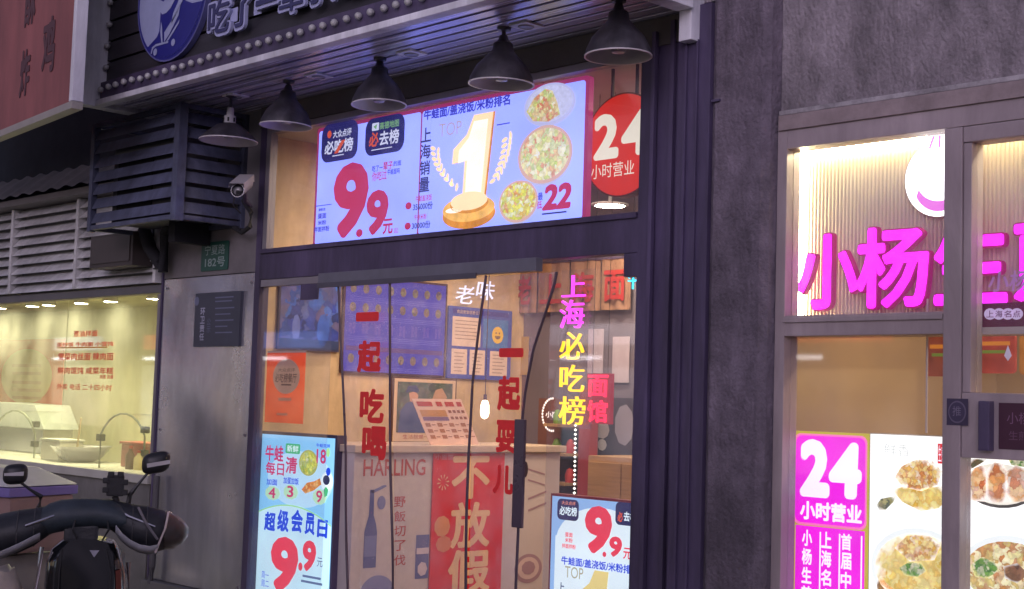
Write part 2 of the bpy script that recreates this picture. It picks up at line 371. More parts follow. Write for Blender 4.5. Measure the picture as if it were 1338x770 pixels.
# ---------------------------------------------------------------- noodle shop: room and shopfront
shop = thing('noodle_shop', 'noodle shop with dark metal shopfront, lit room and open curtained doorway', 'shop', (-5.9, 0, 0))
bx('floor', FLOORT, shop, -7.6, -4.0, 0.06, 2.5, -0.02, 0.02)
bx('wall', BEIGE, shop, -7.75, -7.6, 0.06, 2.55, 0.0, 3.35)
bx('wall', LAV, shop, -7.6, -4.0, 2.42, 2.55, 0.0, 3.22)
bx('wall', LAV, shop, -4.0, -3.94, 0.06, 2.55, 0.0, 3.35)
bx('ceiling', CEIL, shop, -7.6, -4.0, 0.09, 2.55, 3.22, 3.234)
bx('lintel', mat('brown_lintel', (0.10, 0.09, 0.085), 0.7, 0, 0.2, 4, 0.1, 30), shop, -7.525, -4.02, -0.036, 0.30, 3.235, 3.368)
bx('post', DARK, shop, -7.525, -7.465, -0.03, 0.04, 0.0, 3.36, 0.004)
bx('post', DARK, shop, -4.345, -4.25, -0.035, 0.05, 0.0, 3.36, 0.004)
bx('header', DARK, shop, -7.465, -4.345, -0.03, 0.05, 2.272, 2.465, 0.004)
bx('header_ledge', DARK, shop, -7.46, -4.35, -0.045, -0.031, 2.435, 2.460, 0.002)
bx('sill', DARK, shop, -7.465, -4.345, -0.05, 0.06, 0.0, 0.08, 0.004)
bx('window_frame', ALU, shop, -7.464, -7.42, -0.025, 0.03, 2.466, 3.195, 0.003)
bx('window_frame', ALU, shop, -7.464, -4.346, -0.025, 0.03, 3.196, 3.234, 0.003)
bx('window_frame', ALU, shop, -7.464, -6.735, -0.024, 0.024, 2.227, 2.271, 0.003)
bx('pane', GLASS, shop, -7.464, -6.735, -0.006, 0.0, 0.08, 2.225)
bx('pane', GLASS, shop, -4.93, -4.346, -0.006, 0.0, 0.08, 2.271)
bx('pane', GLASS, shop, -7.42, -5.90, -0.006, 0.0, 2.466, 3.195)
bx('pane', GLASS, shop, -5.896, -4.346, -0.006, 0.0, 2.466, 3.195)
bx('bracket', DARK, shop, -7.02, -6.84, -0.034, -0.027, 2.13, 2.225, 0.003)
bx('bracket', DARK, shop, -4.43, -4.346, -0.03, 0.02, 2.16, 2.27, 0.003)

# ceiling lights of the room
for i, (x, y, z) in enumerate(((-6.7, 0.80, 3.22), (-6.33, 1.95, 2.90), (-5.6, 0.80, 3.22), (-5.2, 1.75, 3.22), (-4.5, 0.80, 3.22))):
    lab = 'round lit disc lamp glowing low behind the 24 hour sign' if i == 1 else 'round lit ceiling downlight inside the noodle shop'
    l = thing('ceiling_light', lab, 'light', (x, y, z), 0, 'ceiling downlights of the noodle shop')
    MB().lathe([(0.0, -0.010), (0.10, -0.010), (0.10, -0.008)]).build('lamp_disc', emit((255, 226, 188), LAMP_S, lamp=True), l, local=True)
    MB().lathe([(0.102, -0.001), (0.102, -0.016), (0.125, -0.012), (0.125, -0.001), (0.0, 0.0)]).build('rim', WHITEP, l, local=True)
    if z < 3: MB().tube([(0, 0, 0), (0, 0, 3.22 - z)], 0.012, 8).build('stem', WHITEP, l, local=True)

# ---------------------------------------------------------------- canopy with plank fascia and slatted soffit
XL, XR = -8.25, -3.92
can = thing('canopy', 'dark plank fascia canopy with slatted soffit, white trim and bulb border', 'canopy', (-6.0, 0, 3.3))
bx('cover_board', BLACK, can, XL, XR, -0.72, 0.0, 3.42, 3.45)
n = 8; pw = (0.72 + 0.0) / n
for i in range(n):
    y0 = -0.715 + i * pw
    bx('soffit_slat', SOFF, can, XL + 0.02, XR - 0.1, y0 + 0.012, y0 + pw - 0.012, 3.372, 3.40, 0.003)
bx('bottom_trim', WHITEP, can, XL, XR, -0.80, -0.735, 3.350, 3.385, 0.004)
bx('bulb_rail', DARK, can, XL + 0.01, XR, -0.775, -0.72, 3.387, 3.50, 0.003)
for i in range(9):
    z = 3.505 + i * 0.132
    bx('fascia_plank', DARKW, can, XL + 0.005, XR, -0.735, -0.715, z + 0.009, z + 0.126, 0.003)
bx('backing', BLACK, can, XL, XR, -0.712, -0.70, 3.42, 4.75)
bx('side_trim', WHITEP, can, -8.34, XL, -0.885, -0.70, 3.346, 4.75, 0.004)
bx('side_trim', WHITEP, can, XL - 0.10, XL, -0.695, -0.05, 3.346, 3.42, 0.004)
bx('side_trim', WHITEP, can, XR - 0.095, XR, -0.73, -0.18, 3.325, 3.44, 0.004)
bx('stub', WHITEP, can, XR - 0.09, XR - 0.02, -0.17, -0.08, 3.19, 3.42, 0.003)
bulbm = mat('unlit_bulb', (0.42, 0.42, 0.41), 0.35, 0, 0.05, 20)
b0 = MB().lathe([(0.0, -0.034), (0.012, -0.031), (0.019, -0.022), (0.019, -0.012), (0.012, 0.0)], n=12).build('bulb', bulbm, can, smooth=True, local=True)
b0.rotation_euler = (R(-90), 0, 0)
bulbs = [(XL + 0.05 + i * 0.098, -0.777, 3.45) for i in range(44)] + [(XL + 0.03, -0.737, 3.60 + i * 0.14) for i in range(8)]
for i, p in enumerate(bulbs):
    o = b0
    if i: o = b0.copy(); C.objects.link(o)
    o.location = (p[0] + 6.0 + random.uniform(-0.006, 0.006), p[1], p[2] - 3.3 + random.uniform(-0.004, 0.004)); o.rotation_euler = (R(-90 + random.uniform(-9, 9)), 0, R(random.uniform(-9, 9)))
for i, x in enumerate((-7.35, -6.5, -5.68, -4.82)):
    d = MB().box(x - 0.06, x + 0.06, -0.40, -0.28, 3.362, 3.3715).build('downlight', WHITEP, can, bevel=0.003)
    MB().lathe([(0.0, 0.0), (0.030, 0.0), (0.036, -0.004), (0.040, 0.0)], (x, -0.34, 3.3605), 20).build('socket', mat('downlight_lens', (0.3, 0.3, 0.33), 0.3), d)

# round emblem on the fascia
em = Sign('round_sign', 'round blue and grey emblem of a man in a buttoned jacket on fascia', 'sign', -0.775, -7.45, 3.55)
navy = flat((38, 40, 122), 0.45); pale = flat((150, 158, 190), 0.45)
cx, cz, rr = PP(-0.775,223,20)[0], PP(-0.775,223,79)[1] + 0.40, 0.40
em.disc('rim', (cx - rr, cz - rr, cx + rr, cz + rr), flat((96, 98, 150), 0.4), 0, 0.035, 48)
em.disc('face_plate', (cx - rr * 0.975, cz - rr * 0.975, cx + rr * 0.975, cz + rr * 0.975), navy, 1, 0, 48)
em.disc('background', (cx - rr * 0.93, cz - rr * 0.93, cx + rr * 0.93, cz + rr * 0.93), pale, 2, 0, 48)
def epoly(name, pts, m, lay):
    em.poly(name, [(cx + x * rr, cz + z * rr) for x, z in pts], m, lay)
arc = [(0.93 * math.cos(R(a)), 0.93 * math.sin(R(a))) for a in range(-16, -132, -6)]
epoly('jacket', [(-0.62, -0.70), (-0.35, -0.58), (-0.29, -0.50), (-0.28, -0.18), (-0.38, 0.20), (-0.2, 0.5), (0.3, 0.5), (0.38, 0.05), (0.43, -0.17), (0.62, -0.24)] + arc, navy, 3)
epoly('chin', [(-0.39, 0.02), (-0.37, 0.42), (0.22, 0.42), (0.22, 0.02), (0.16, -0.06), (0.02, -0.20), (-0.10, -0.255), (-0.22, -0.26), (-0.33, -0.17)], pale, 4)
epoly('mouth', [(-0.36, 0.01), (-0.22, -0.02), (-0.05, 0.03), (-0.2, -0.07)], navy, 5)
epoly('collar', [(0.34, 0.04), (0.37, -0.14), (0.06, -0.46), (0.10, -0.30), (0.22, -0.16)], pale, 5)
epoly('collar', [(-0.24, -0.36), (-0.20, -0.46), (-0.16, -0.70), (-0.20, -0.70), (-0.25, -0.52)], pale, 5)
epoly('fold', [(0.30, -0.20), (0.26, -0.36), (0.02, -0.60), (-0.12, -0.70), (-0.13, -0.55), (0.10, -0.38)], pale, 5)
epoly('fold', [(0.30, -0.42), (0.28, -0.48), (0.02, -0.68), (-0.08, -0.71), (0.06, -0.60)], pale, 5)
epoly('hem_line', [(-0.50, -0.82), (-0.47, -0.72), (-0.36, -0.69), (0.0, -0.70), (0.0, -0.73), (-0.36, -0.725), (-0.44, -0.75), (-0.47, -0.82)], pale, 5)
for bxn, bzn in ((-0.37, -0.81), (0.14, -0.745)): epoly('button', ell(bxn, bzn, 0.055, 0.055, 12)[::-1], pale, 5)

# raised slogan on the fascia
sl = Sign('slogan_sign', 'pale outlined raised lettering on the dark fascia beside the round emblem', 'sign', -0.775, -6.1, 3.68)
for i, ch in enumerate('吃了一辈子的牛蛙面'):
    x = -6.945 + i * 0.235; z0 = 3.575
    b = (x, z0, x + 0.215, z0 + 0.20) if ch != '一' else (x + 0.01, z0 + 0.085, x + 0.21, z0 + 0.115)
    sl.text(ch, (b[0] - 0.018, b[1] - 0.018, b[2] + 0.018, b[3] + 0.018), flat((165, 170, 205), 0.4), 2, 0.062, 0.02, name='backing_letter')
    sl.text(ch, b, flat((52, 52, 96), 0.4), 17, 0.014, 0.004, name='letter')
    if i < 8: sl.rect('link_plate', (x + 0.19, z0 + 0.05, x + 0.26, z0 + 0.13), flat((165, 170, 205), 0.4), 1, 0.004)

# ---------------------------------------------------------------- red sign of the neighbour
a = PPZ(3.2,0,182); b = PPZ(3.2,98,143)
ang = math.atan2(b[1] - a[1], b[0] - a[0])
rs = thing('red_signboard', 'faded red signboard with dark lettering and pale frame at upper left', 'sign', (b[0], b[1], 3.2), ang)
redm = mat('faded_red_board', (0.25, 0.085, 0.082), 0.65, 0, 0.3, 3, 0.05, 30, (1, 1, 0.3))
MB().box(-4.0, -0.03, 0.0, 0.035, 0.045, 2.2).build('board', redm, rs, local=True)
MB().box(-4.0, 0.02, -0.03, 0.04, 0.0, 0.045).build('bottom_frame', mat('dull_frame', (0.30, 0.28, 0.25), 0.5), rs, bevel=0.004, local=True)
MB().box(-0.03, 0.02, -0.03, 0.04, 0.047, 2.2).build('side_frame', WHITEP, rs, bevel=0.004, local=True)
dk = flat((84, 58, 64), 0.8)
for (x0, z0, x1, z1, ch) in ((-1.02, 0.22, -0.84, 0.53, '炸'), (-0.62, 0.30, -0.40, 0.66, '鸡'), (-1.0, 0.68, -0.80, 1.0, '酥'), (-0.62, 0.82, -0.38, 1.15, '排')):
    vs, fs = glyph_mesh(ch, 0.03, True)
    ax0 = min(v.x for v in vs); ax1 = max(v.x for v in vs); ay0 = min(v.y for v in vs); ay1 = max(v.y for v in vs)
    MB().add([(x0 + (v.x - ax0) / (ax1 - ax0) * (x1 - x0), -0.002 - (v.z + 0.5) * 0.004, z0 + (v.y - ay0) / (ay1 - ay0) * (z1 - z0)) for v in vs], fs).build('lettering', dk, rs, local=True)

# ---------------------------------------------------------------- left kitchen shop
kit = thing('kitchen_shop', 'takeaway kitchen with a lit glass front and louvred panels above', 'shop', (-11, 0, 0))
bx('wall', CREAM, kit, -18, -7.78, 1.55, 1.65, 0, 2.6)
bx('wall', CREAM, kit, -8.62, -7.78, 0.1, 1.55, 0, 2.6)
bx('wall', CREAM, kit, -18.1, -18, 0.0, 1.65, 0, 2.6)
bx('ceiling', CREAM, kit, -18, -8.62, 0.08, 1.65, 2.33, 2.4)
bx('floor', FLOORT, kit, -18, -8.62, 0.06, 1.55, -0.02, 0.02)
bx('plinth', TILEG, kit, -18, -8.70, -0.02, 0.06, 0, 0.925, 0.004)
bx('counter', mat('pale_counter', (0.5, 0.49, 0.44), 0.35, 0, 0.1, 6), kit, -18, -8.68, -0.05, 0.6, 0.925, 0.985, 0.006)
bx('frame', mat('dim_frame', (0.12, 0.115, 0.12), 0.5), kit, -18, -8.66, -0.03, 0.06, 2.232, 2.29, 0.004)
bx('frame', ALU, kit, -8.70, -8.655, -0.03, 0.05, 0.985, 2.225, 0.003)
bx('pane', KGLASS, kit, -10.07, -8.70, 0.0, 0.006, 0.985, 2.225)
bx('pane', KGLASS, kit, -11.6, -10.085, 0.0, 0.006, 0.985, 2.225)
bx('pane', KGLASS, kit, -13.2, -11.615, 0.0, 0.006, 0.985, 2.225)
for x, w_ in ((-12.6, 'seventh'), (-11.9, 'sixth'), (-11.28, 'fifth'), (-10.98, 'fourth'), (-10.42, 'third'), (-9.95, 'second'), (-9.3, 'first')):
    l = thing('kitchen_spotlight', 'small bright kitchen ceiling spotlight, %s from the steel pier' % w_, 'light', (x, 0.28, 2.33), 0, 'spotlights of the takeaway kitchen')
    MB().lathe([(0.035, 0.0), (0.05, -0.03), (0.055, -0.10), (0.05, -0.10), (0.045, -0.04)], n=16).build('housing', WHITEP, l, smooth=True, local=True)
    MB().lathe([(0.0, -0.085), (0.046, -0.085)], n=16).build('lens', emit((255, 244, 196), KIT_S, lamp=True), l, local=True)
# louvred shutters above the glass
louv = thing('louvre_panels', 'grey metal louvre panels above the takeaway kitchen window', 'shutter', (-10.5, 0, 2.29))
edges = [-13.3, -12.15, -10.98, -9.87, -8.70]
for k in range(4):
    x0, x1 = edges[k] + 0.02, edges[k + 1] - 0.02
    z0, z1 = 2.30, 2.98
    bx('stile', LOUV, louv, edges[k + 1] - 0.022, edges[k + 1] + 0.018, -0.07, 0.06, z0, z1, 0.003)
    for i in range(9):
        z = z0 + i * (z1 - z0) / 9
        m = MB(); m.add([(x0, -0.065, z), (x1, -0.065, z), (x1, -0.058, z + 0.012), (x0, -0.058, z + 0.012), (x0, 0.0, z + 0.070), (x1, 0.0, z + 0.070), (x0, 0.004, z + 0.058), (x1, 0.004, z + 0.058)],
                        [(0, 1, 2, 3), (3, 2, 5, 4), (0, 6, 7, 1), (4, 5, 7, 6), (0, 3, 4, 6), (1, 7, 5, 2)])
        m.build('slat', LOUV, louv)
bx('back_sheet', mat('louvre_back', (0.25, 0.25, 0.255), 0.7), louv, -13.3, -8.70, 0.03, 0.06, 2.30, 3.0)
# awning with a corrugated edge
aw = thing('awning', 'dim corrugated awning edge above the louvre panels', 'awning', (-10.6, -0.1, 3.0))
m = MB(); N = 120
for i in range(N + 1):
    x = -13.4 + i * 4.7 / N; dz = 0.011 * math.sin(i * 1.05)
    m.v += [(x, -0.20, 3.05 + dz), (x, 0.04, 3.26 + dz)]
for i in range(N): m.f.append((2 * i, 2 * i + 2, 2 * i + 3, 2 * i + 1))
m.build('sheet', mat('awning_sheet', (0.20, 0.19, 0.19), 0.6, 0, 0.3, 5), aw, smooth=True)
bx('beam', mat('awning_beam', (0.18, 0.17, 0.17), 0.6), aw, -13.4, -8.75, -0.16, 0.02, 2.985, 3.035, 0.004)
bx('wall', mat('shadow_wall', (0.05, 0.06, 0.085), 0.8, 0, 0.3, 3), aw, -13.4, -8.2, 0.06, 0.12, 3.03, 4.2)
# things inside the kitchen
hood = thing('warming_cabinet', 'steel warming cabinet with slanted pale hood behind the kitchen glass', 'cabinet', PPL(0.75,42,560,0.985))
k0 = PXY(0.75,8,527,77,556); kb0 = 0.987
MB().prism([(k0[0], 1.20), (k0[0] + 0.02, k0[3]), (k0[2] - 0.2, k0[3] - 0.01), (k0[2], 1.20)], 0.62, 0.95).build('hood', mat('pale_hood', (0.5, 0.52, 0.5), 0.3, 0.3), hood, bevel=0.005)
MB().box(k0[0] + 0.05, k0[2] - 0.08, 0.65, 0.93, 0.985, 1.198).build('body', STEEL, hood, bevel=0.005)
bw = thing('steel_bowl', 'wide steel bowl on the kitchen counter beside the curved glass guard', 'bowl', PPL(0.35,105,600,0.985))
MB().lathe([(0.10, 0.0), (0.16, 0.03), (0.235, 0.12), (0.24, 0.125), (0.22, 0.118), (0.14, 0.035), (0.0, 0.02)], n=28).build('bowl', STEEL, bw, smooth=True, local=True)
bc = thing('box_container', 'pale square food container on the kitchen counter', 'container', PPL(0.3,80,600,0.985))
MB().box(-0.16, 0.16, -0.10, 0.10, 0, 0.155).build('tub', mat('pale_plastic', (0.55, 0.52, 0.42), 0.4), bc, bevel=0.012, local=True)
MB().box(-0.17, 0.17, -0.11, 0.11, 0.156, 0.172).build('lid', mat('pale_plastic_lid', (0.6, 0.6, 0.52), 0.35), bc, bevel=0.006, local=True)
rb = thing('red_crate', 'small red crate on the kitchen counter near the right edge of the glass', 'crate', PPL(0.42,190,590,0.985))
MB().box(-0.22, 0.22, -0.08, 0.10, 0, 0.17).build('crate', mat('red_plastic', (0.35, 0.06, 0.05), 0.45), rb, bevel=0.01, local=True)
MB().box(-0.235, 0.235, -0.09, 0.11, 0.171, 0.19).build('rim', mat('red_plastic_rim', (0.42, 0.10, 0.08), 0.45), rb, bevel=0.004, local=True)
ARCH = mat('guard_edge', (0.35, 0.38, 0.30), 0.25, 0.4)
for lab, xs, ytop in (('curved glass guard with clamps on the right of the kitchen counter', (130, 158), 540), ('curved glass guard with clamps at the left edge of the kitchen counter', (-10, 17), 536)):
    A = PPL2(0.06,xs,ytop)
    gd = thing('glass_guard', lab, 'glass guard', (A[0], 0.08, 0.985), 0, 'glass guards on the kitchen counter')
    w = A[1] - A[0]; zt = A[2] - 0.985; r = w / 2
    pts = [(0, 0, 0), (0, 0, zt - r * 1.0)] + [(r - r * math.cos(R(t)), 0.18 * t / 180, zt - r + r * math.sin(R(t))) for t in range(20, 180, 20)] + [(w, 0.18, zt - r), (w, 0.18, 0)]
    MB().tube(pts, 0.008, 6).build('edge_rod', ARCH, gd, smooth=True, local=True)
    m = MB()
    for p in pts: m.v += [(p[0], p[1], p[2]), (p[0], p[1] + 0.42, p[2])]
    for i in range(len(pts) - 1): m.f.append((2 * i, 2 * i + 1, 2 * i + 3, 2 * i + 2))
    m.build('pane', glass('guard_glass', (0.95, 0.97, 0.95), 0.8, 0.03), gd, smooth=True, local=True)
    for (cxx, cyy, czz) in ((0, 0, zt * 0.55), (w, 0.18, zt * 0.72), (w, 0.18, zt * 0.3)):
        MB().box(cxx - 0.035, cxx + 0.035, cyy - 0.02, cyy + 0.02, czz - 0.025, czz + 0.025).build('clamp', mat('clamp_metal', (0.06, 0.06, 0.06), 0.35, 0.5), gd, bevel=0.006, local=True)
# poster on the back wall of the kitchen
kp = Sign('orange_poster', 'orange red poster with a large pale circle on the kitchen back wall', 'poster', 1.545, -14.2, 1.1)
kp.rect('sheet', PXY(1.545,-40,444,82,560), flat((236, 96, 52), 0.6), 0, 0.004)
kp.disc('circle', PXY(1.545,2,456,68,528), flat((226, 200, 130), 0.6), 1)
for yy in (476, 486, 498, 508, 518): kp.rect('print_line', PXY(1.545,16,yy,54,yy+4), flat((200, 150, 90), 0.6), 2)
# red menu lettering stuck to the glass
rm = Sign('window_menu', 'red menu lettering stuck on the takeaway kitchen glass', 'lettering', -0.003, -10.0, 1.4)
redl = mat('red_vinyl', (0.92, 0.10, 0.05), 0.5)
rm.text('葱油拌面', PXY(-0.003,96,432,127,440), redl, 0, 0.02)
rm.text('蛋炒饭 牛肉面 小馄饨', PXY(-0.003,74,447,148,453), redl, 0, 0.02)
rm.text('雪菜肉丝面 辣肉面', PXY(-0.003,76,461,148,471), redl, 0, 0.02)
rm.text('鲜肉馄饨 咸菜年糕', PXY(-0.003,75,480,148,489), redl, 0, 0.02)
rm.text('加面 加蛋', PXY(-0.003,130,490,148,495), redl, 0, 0.02)
rm.text('外卖 电话 二十四小时', PXY(-0.003,74,502,146,510), redl, 0, 0.01)
rm.rect('underline', PXY(-0.003,75,453.5,140,455), mat('orange_vinyl', (0.8, 0.3, 0.03), 0.5), 0)

# ---------------------------------------------------------------- steel pier between the shops
pier = thing('steel_pier', 'wavy stainless steel clad pier between kitchen window and noodle shop', 'pier', (-8.12, 0, 0))
bx('core', CONCB, pier, -8.645, -7.53, 0.0, 0.06, 0.0, 3.36)
m = MB(); nx, nz = 26, 54
rng = random.Random(3)
def wav(x, z): return 0.006 * math.sin(6 * x + 1.3 * z) + 0.006 * math.sin(3.1 * z - 2.1 * x + 1) + 0.0025 * math.sin(9 * z + 5 * x)
for j in range(nz + 1):
    for i in range(nx + 1):
        x = -8.64 + 1.105 * i / nx; z = 0.30 + 2.02 * j / nz
        e = min(i, nx - i, j, nz - j) / 3.0; e = min(1, e)
        m.v.append((x, -0.020 + wav(x, z) * e, z))
for j in range(nz):
    for i in range(nx): a_ = j * (nx + 1) + i; m.f.append((a_, a_ + 1, a_ + nx + 2, a_ + nx + 1))
m.build('steel_sheet', STEEL, pier, smooth=True)
for (bx_, bz_) in ((-8.60, 0.36), (-8.60, 1.3), (-8.60, 2.26), (-7.57, 0.36), (-7.57, 1.3), (-7.57, 2.26)): MB().loft([[(bx_ + 0.009 * math.cos(2 * math.pi * k / 10), y_, bz_ + 0.009 * math.sin(2 * math.pi * k / 10)) for k in range(10)] for y_ in (-0.021, -0.026)]).build('rivet', ALU, pier)
bx('upper_cladding', mat('dull_cladding', (0.20, 0.185, 0.19), 0.55, 0.2, 0.2, 4), pier, -8.64, -7.535, -0.022, 0.0, 2.326, 3.36, 0.003)
bx('base_ledge', TILEG, pier, -8.645, -7.53, -0.08, 0.0, 0.0, 0.295, 0.006)
bx('edge_strip', DARK, pier, -8.665, -8.645, -0.03, 0.0, 0.30, 3.0, 0.002)
dp = tag(MB().tube([PP3(-0.07,205,622), PP3(-0.07,202,680), PP3(-0.07,199,740), PP3(-0.07,196,762)], 0.022, 10).build('drain_pipe', mat('grey_pipe', (0.10, 0.095, 0.10), 0.5)), 'thin grey drain pipe at the left edge of the steel pier', 'pipe')

# house number and notice board
hp = Sign('house_number_plate', 'small dark green house number plate reading 182', 'plate', -0.03, -8.06, 2.36)
hp.rect('plate', PXY(-0.03,263,316,298,353.5), mat('green_enamel', (0.012, 0.085, 0.06), 0.35), 0, 0.006, 0.012)
wl = flat((150, 170, 165), 0.5)
hp.text('宁夏路', PXY(-0.03,268,320,294,333), wl, 1, 0.0); hp.text('182号', PXY(-0.03,268,336,294,349), wl, 1, 0.015)
nb = Sign('notice_board', 'dark grey notice board with faint white lines on the steel pier', 'notice board', -0.045, -8.0, 1.86)
nb.rect('board', PXY(-0.045,254,382,313,453), mat('slate_board', (0.055, 0.06, 0.085), 0.45, 0, 0.2, 4), 0, 0.03, 0.006)
gl_ = flat((110, 115, 140), 0.5)
nb.disc('emblem', PXY(-0.03,257,388,263,400), gl_, 1, 0, 16)
nb.column('环卫责任', PXY(-0.03,264,402,270,446), flat((170, 172, 190), 0.5), lay=1, bold=0.02)
nb.column('公示', PXY(-0.03,273,416,278,436), gl_, lay=1)
for i, yy in enumerate((388, 393, 402, 410, 418, 426, 434)): nb.rect('print_line', PXY(-0.03,284,yy,284 + [24, 22, 25, 20, 24, 16, 22][i],yy + 1.6), gl_, 1)

# ---------------------------------------------------------------- louvred cage for the air conditioner
cage = thing('louvred_cage', 'dark blue grey louvred cage boxing in an air conditioner on the wall', 'cage', (-8.25, -0.25, 2.62))
cx0, cx1, cy0, cy1, cz0, cz1 = -8.80, -7.70, -0.50, -0.03, 2.62, 3.345
t = 0.022
for (x, y) in ((cx0, cy0), (cx1, cy0), (cx1, cy1), (cx0, cy1)):
    w = 0.03 if (x, y) == (cx1, cy0) else t
    bx('corner_post', BLUEG, cage, x - w, x + w, y - w, y + w, cz0 - 0.01, cz1, 0.003)
for y in (cy0, cy1):
    for z in (cz0, cz1 - 0.03): bx('rail', BLUEG, cage, cx0 + t, cx1 - t * 1.4, y - 0.018, y + 0.018, z, z + 0.03, 0.003)
for x in (cx0, cx1):
    for z in (cz0, cz1 - 0.03): bx('rail', BLUEG, cage, x - 0.018, x + 0.018, cy0 + t * 1.4, cy1 - t, z, z + 0.03, 0.003)
ns = 7
for i in range(ns):
    z = cz0 + 0.045 + i * (cz1 - cz0 - 0.075) / ns + random.uniform(-0.005, 0.005); h = (cz1 - cz0 - 0.075) / ns * 0.78
    MB().add([(cx0 + t, cy0 - 0.016, z), (cx1 - t * 1.4, cy0 - 0.016, z), (cx1 - t * 1.4, cy0 + 0.014, z + h), (cx0 + t, cy0 + 0.014, z + h), (cx0 + t, cy0 - 0.010, z), (cx1 - t * 1.4, cy0 - 0.010, z), (cx1 - t * 1.4, cy0 + 0.02, z + h), (cx0 + t, cy0 + 0.02, z + h)],
             [(0, 1, 2, 3), (5, 4, 7, 6), (0, 4, 5, 1), (3, 2, 6, 7), (0, 3, 7, 4), (1, 5, 6, 2)]).build('slat', BLUEG, cage)
    MB().add([(cx1 + 0.016, cy0 + t * 1.4, z), (cx1 + 0.016, cy1 - t, z), (cx1 - 0.014, cy1 - t, z + h), (cx1 - 0.014, cy0 + t * 1.4, z + h), (cx1 + 0.010, cy0 + t * 1.4, z), (cx1 + 0.010, cy1 - t, z), (cx1 - 0.02, cy1 - t, z + h), (cx1 - 0.02, cy0 + t * 1.4, z + h)],
             [(0, 1, 2, 3), (5, 4, 7, 6), (0, 4, 5, 1), (3, 2, 6, 7), (0, 3, 7, 4), (1, 5, 6, 2)]).build('slat', BLUEG, cage)
ac = thing('air_conditioner', 'dark air conditioner unit hidden inside the louvred cage', 'air conditioner', (-8.3, -0.25, 2.66))
bx('housing', mat('ac_housing', (0.10, 0.10, 0.11), 0.6), ac, -8.68, -7.90, -0.42, -0.10, 2.66, 3.2, 0.01)
bx('fan_grille', BLACK, ac, -8.60, -8.15, -0.43, -0.421, 2.74, 3.12, 0.003)
# dark boxes hanging below it
jb = thing('wall_box', 'dark brown metal box hanging below the louvred cage', 'box', (-9.2, -0.15, 2.4))
b = PXY(-0.2,118,306,173,349)
bx('housing', mat('dark_brown_box', (0.055, 0.045, 0.042), 0.55, 0, 0.25, 5), jb, b[0], b[2], -0.2, -0.04, b[1], b[3], 0.006)
bx('door', mat('dark_brown_door', (0.065, 0.054, 0.05), 0.5, 0, 0.2, 5), jb, b[0] + 0.03, b[2] - 0.03, -0.208, -0.2005, b[1] + 0.03, b[3] - 0.02, 0.003)
pb = thing('pipe_bundle', 'dark lagged pipes and bracket under the right end of the cage', 'pipes', (-8.5, -0.12, 2.35))
P1 = PP3(-0.12,188,300); P2 = PP3(-0.12,196,325); P3 = PP3(-0.1,208,352); P4 = PP3(-0.15,222,292); P5 = PP3(-0.1,213,356)
MB().tube([P1, P2, (P3[0], -0.1, P2[2] - 0.1), P3], 0.045, 10).build('pipe', BLACK, pb, smooth=True)
MB().tube([P4, (P3[0] + 0.05, -0.1, P4[2] - 0.05), P5], 0.035, 10).build('pipe', BLACK, pb, smooth=True)
b = PXY(-0.2,238,288,246,318)
bx('bracket', BLACK, pb, b[0], b[2], -0.3, -0.03, b[1], b[3], 0.004)

# security camera
cc = thing('security_camera', 'white bullet security camera on the corner of the louvred cage', 'camera', PP3(-0.25,316,247), R(40))
cm = mat('camera_shell', (0.45, 0.44, 0.46), 0.35, 0, 0.06, 10)
m = MB()
def ring(y, r, z, n=16): return [(r * math.cos(2 * math.pi * k / n), y, z + r * math.sin(2 * math.pi * k / n)) for k in range(n)]
m.loft([ring(0.11, 0.030, 0.055), ring(0.10, 0.040, 0.05), ring(-0.05, 0.042, -0.01), ring(-0.085, 0.043, -0.022)]).build('body', cm, cc, smooth=True, local=True)
MB().loft([ring(-0.086, 0.038, -0.022), ring(-0.092, 0.030, -0.024)]).build('lens', mat('camera_lens', (0.01, 0.01, 0.012), 0.1), cc, smooth=True, local=True)
MB().add([(-0.046, -0.12, 0.015), (0.046, -0.12, 0.015), (0.046, 0.09, 0.105), (-0.046, 0.09, 0.105), (-0.05, -0.11, -0.01), (0.05, -0.11, -0.01), (0.05, 0.09, 0.06), (-0.05, 0.09, 0.06)],
         [(0, 1, 2, 3), (0, 3, 7, 4), (1, 5, 6, 2), (2, 6, 7, 3)]).build('sun_shade', cm, cc, local=True)
MB().tube([(0, 0.06, 0.0), (-0.01, 0.11, -0.06), (0.0, 0.20, -0.08)], 0.014, 8).build('bracket', DARK, cc, smooth=True, local=True)
MB().tube([(-0.04, 0.08, 0.02), (-0.07, 0.08, -0.03), (-0.08, 0.1, -0.09), (-0.05, 0.16, -0.13)], 0.005, 6).build('cable', RUB, cc, smooth=True, local=True)
cr_ = tag(MB().tube([PP3(-0.12,318,262), PP3(-0.12,328,278), PP3(-0.12,327,296), PP3(-0.12,316,304), PP3(-0.10,306,298)], 0.016, 8).build('cable_loop', RUB, smooth=True), 'black cable loop hanging below the security camera', 'cable')

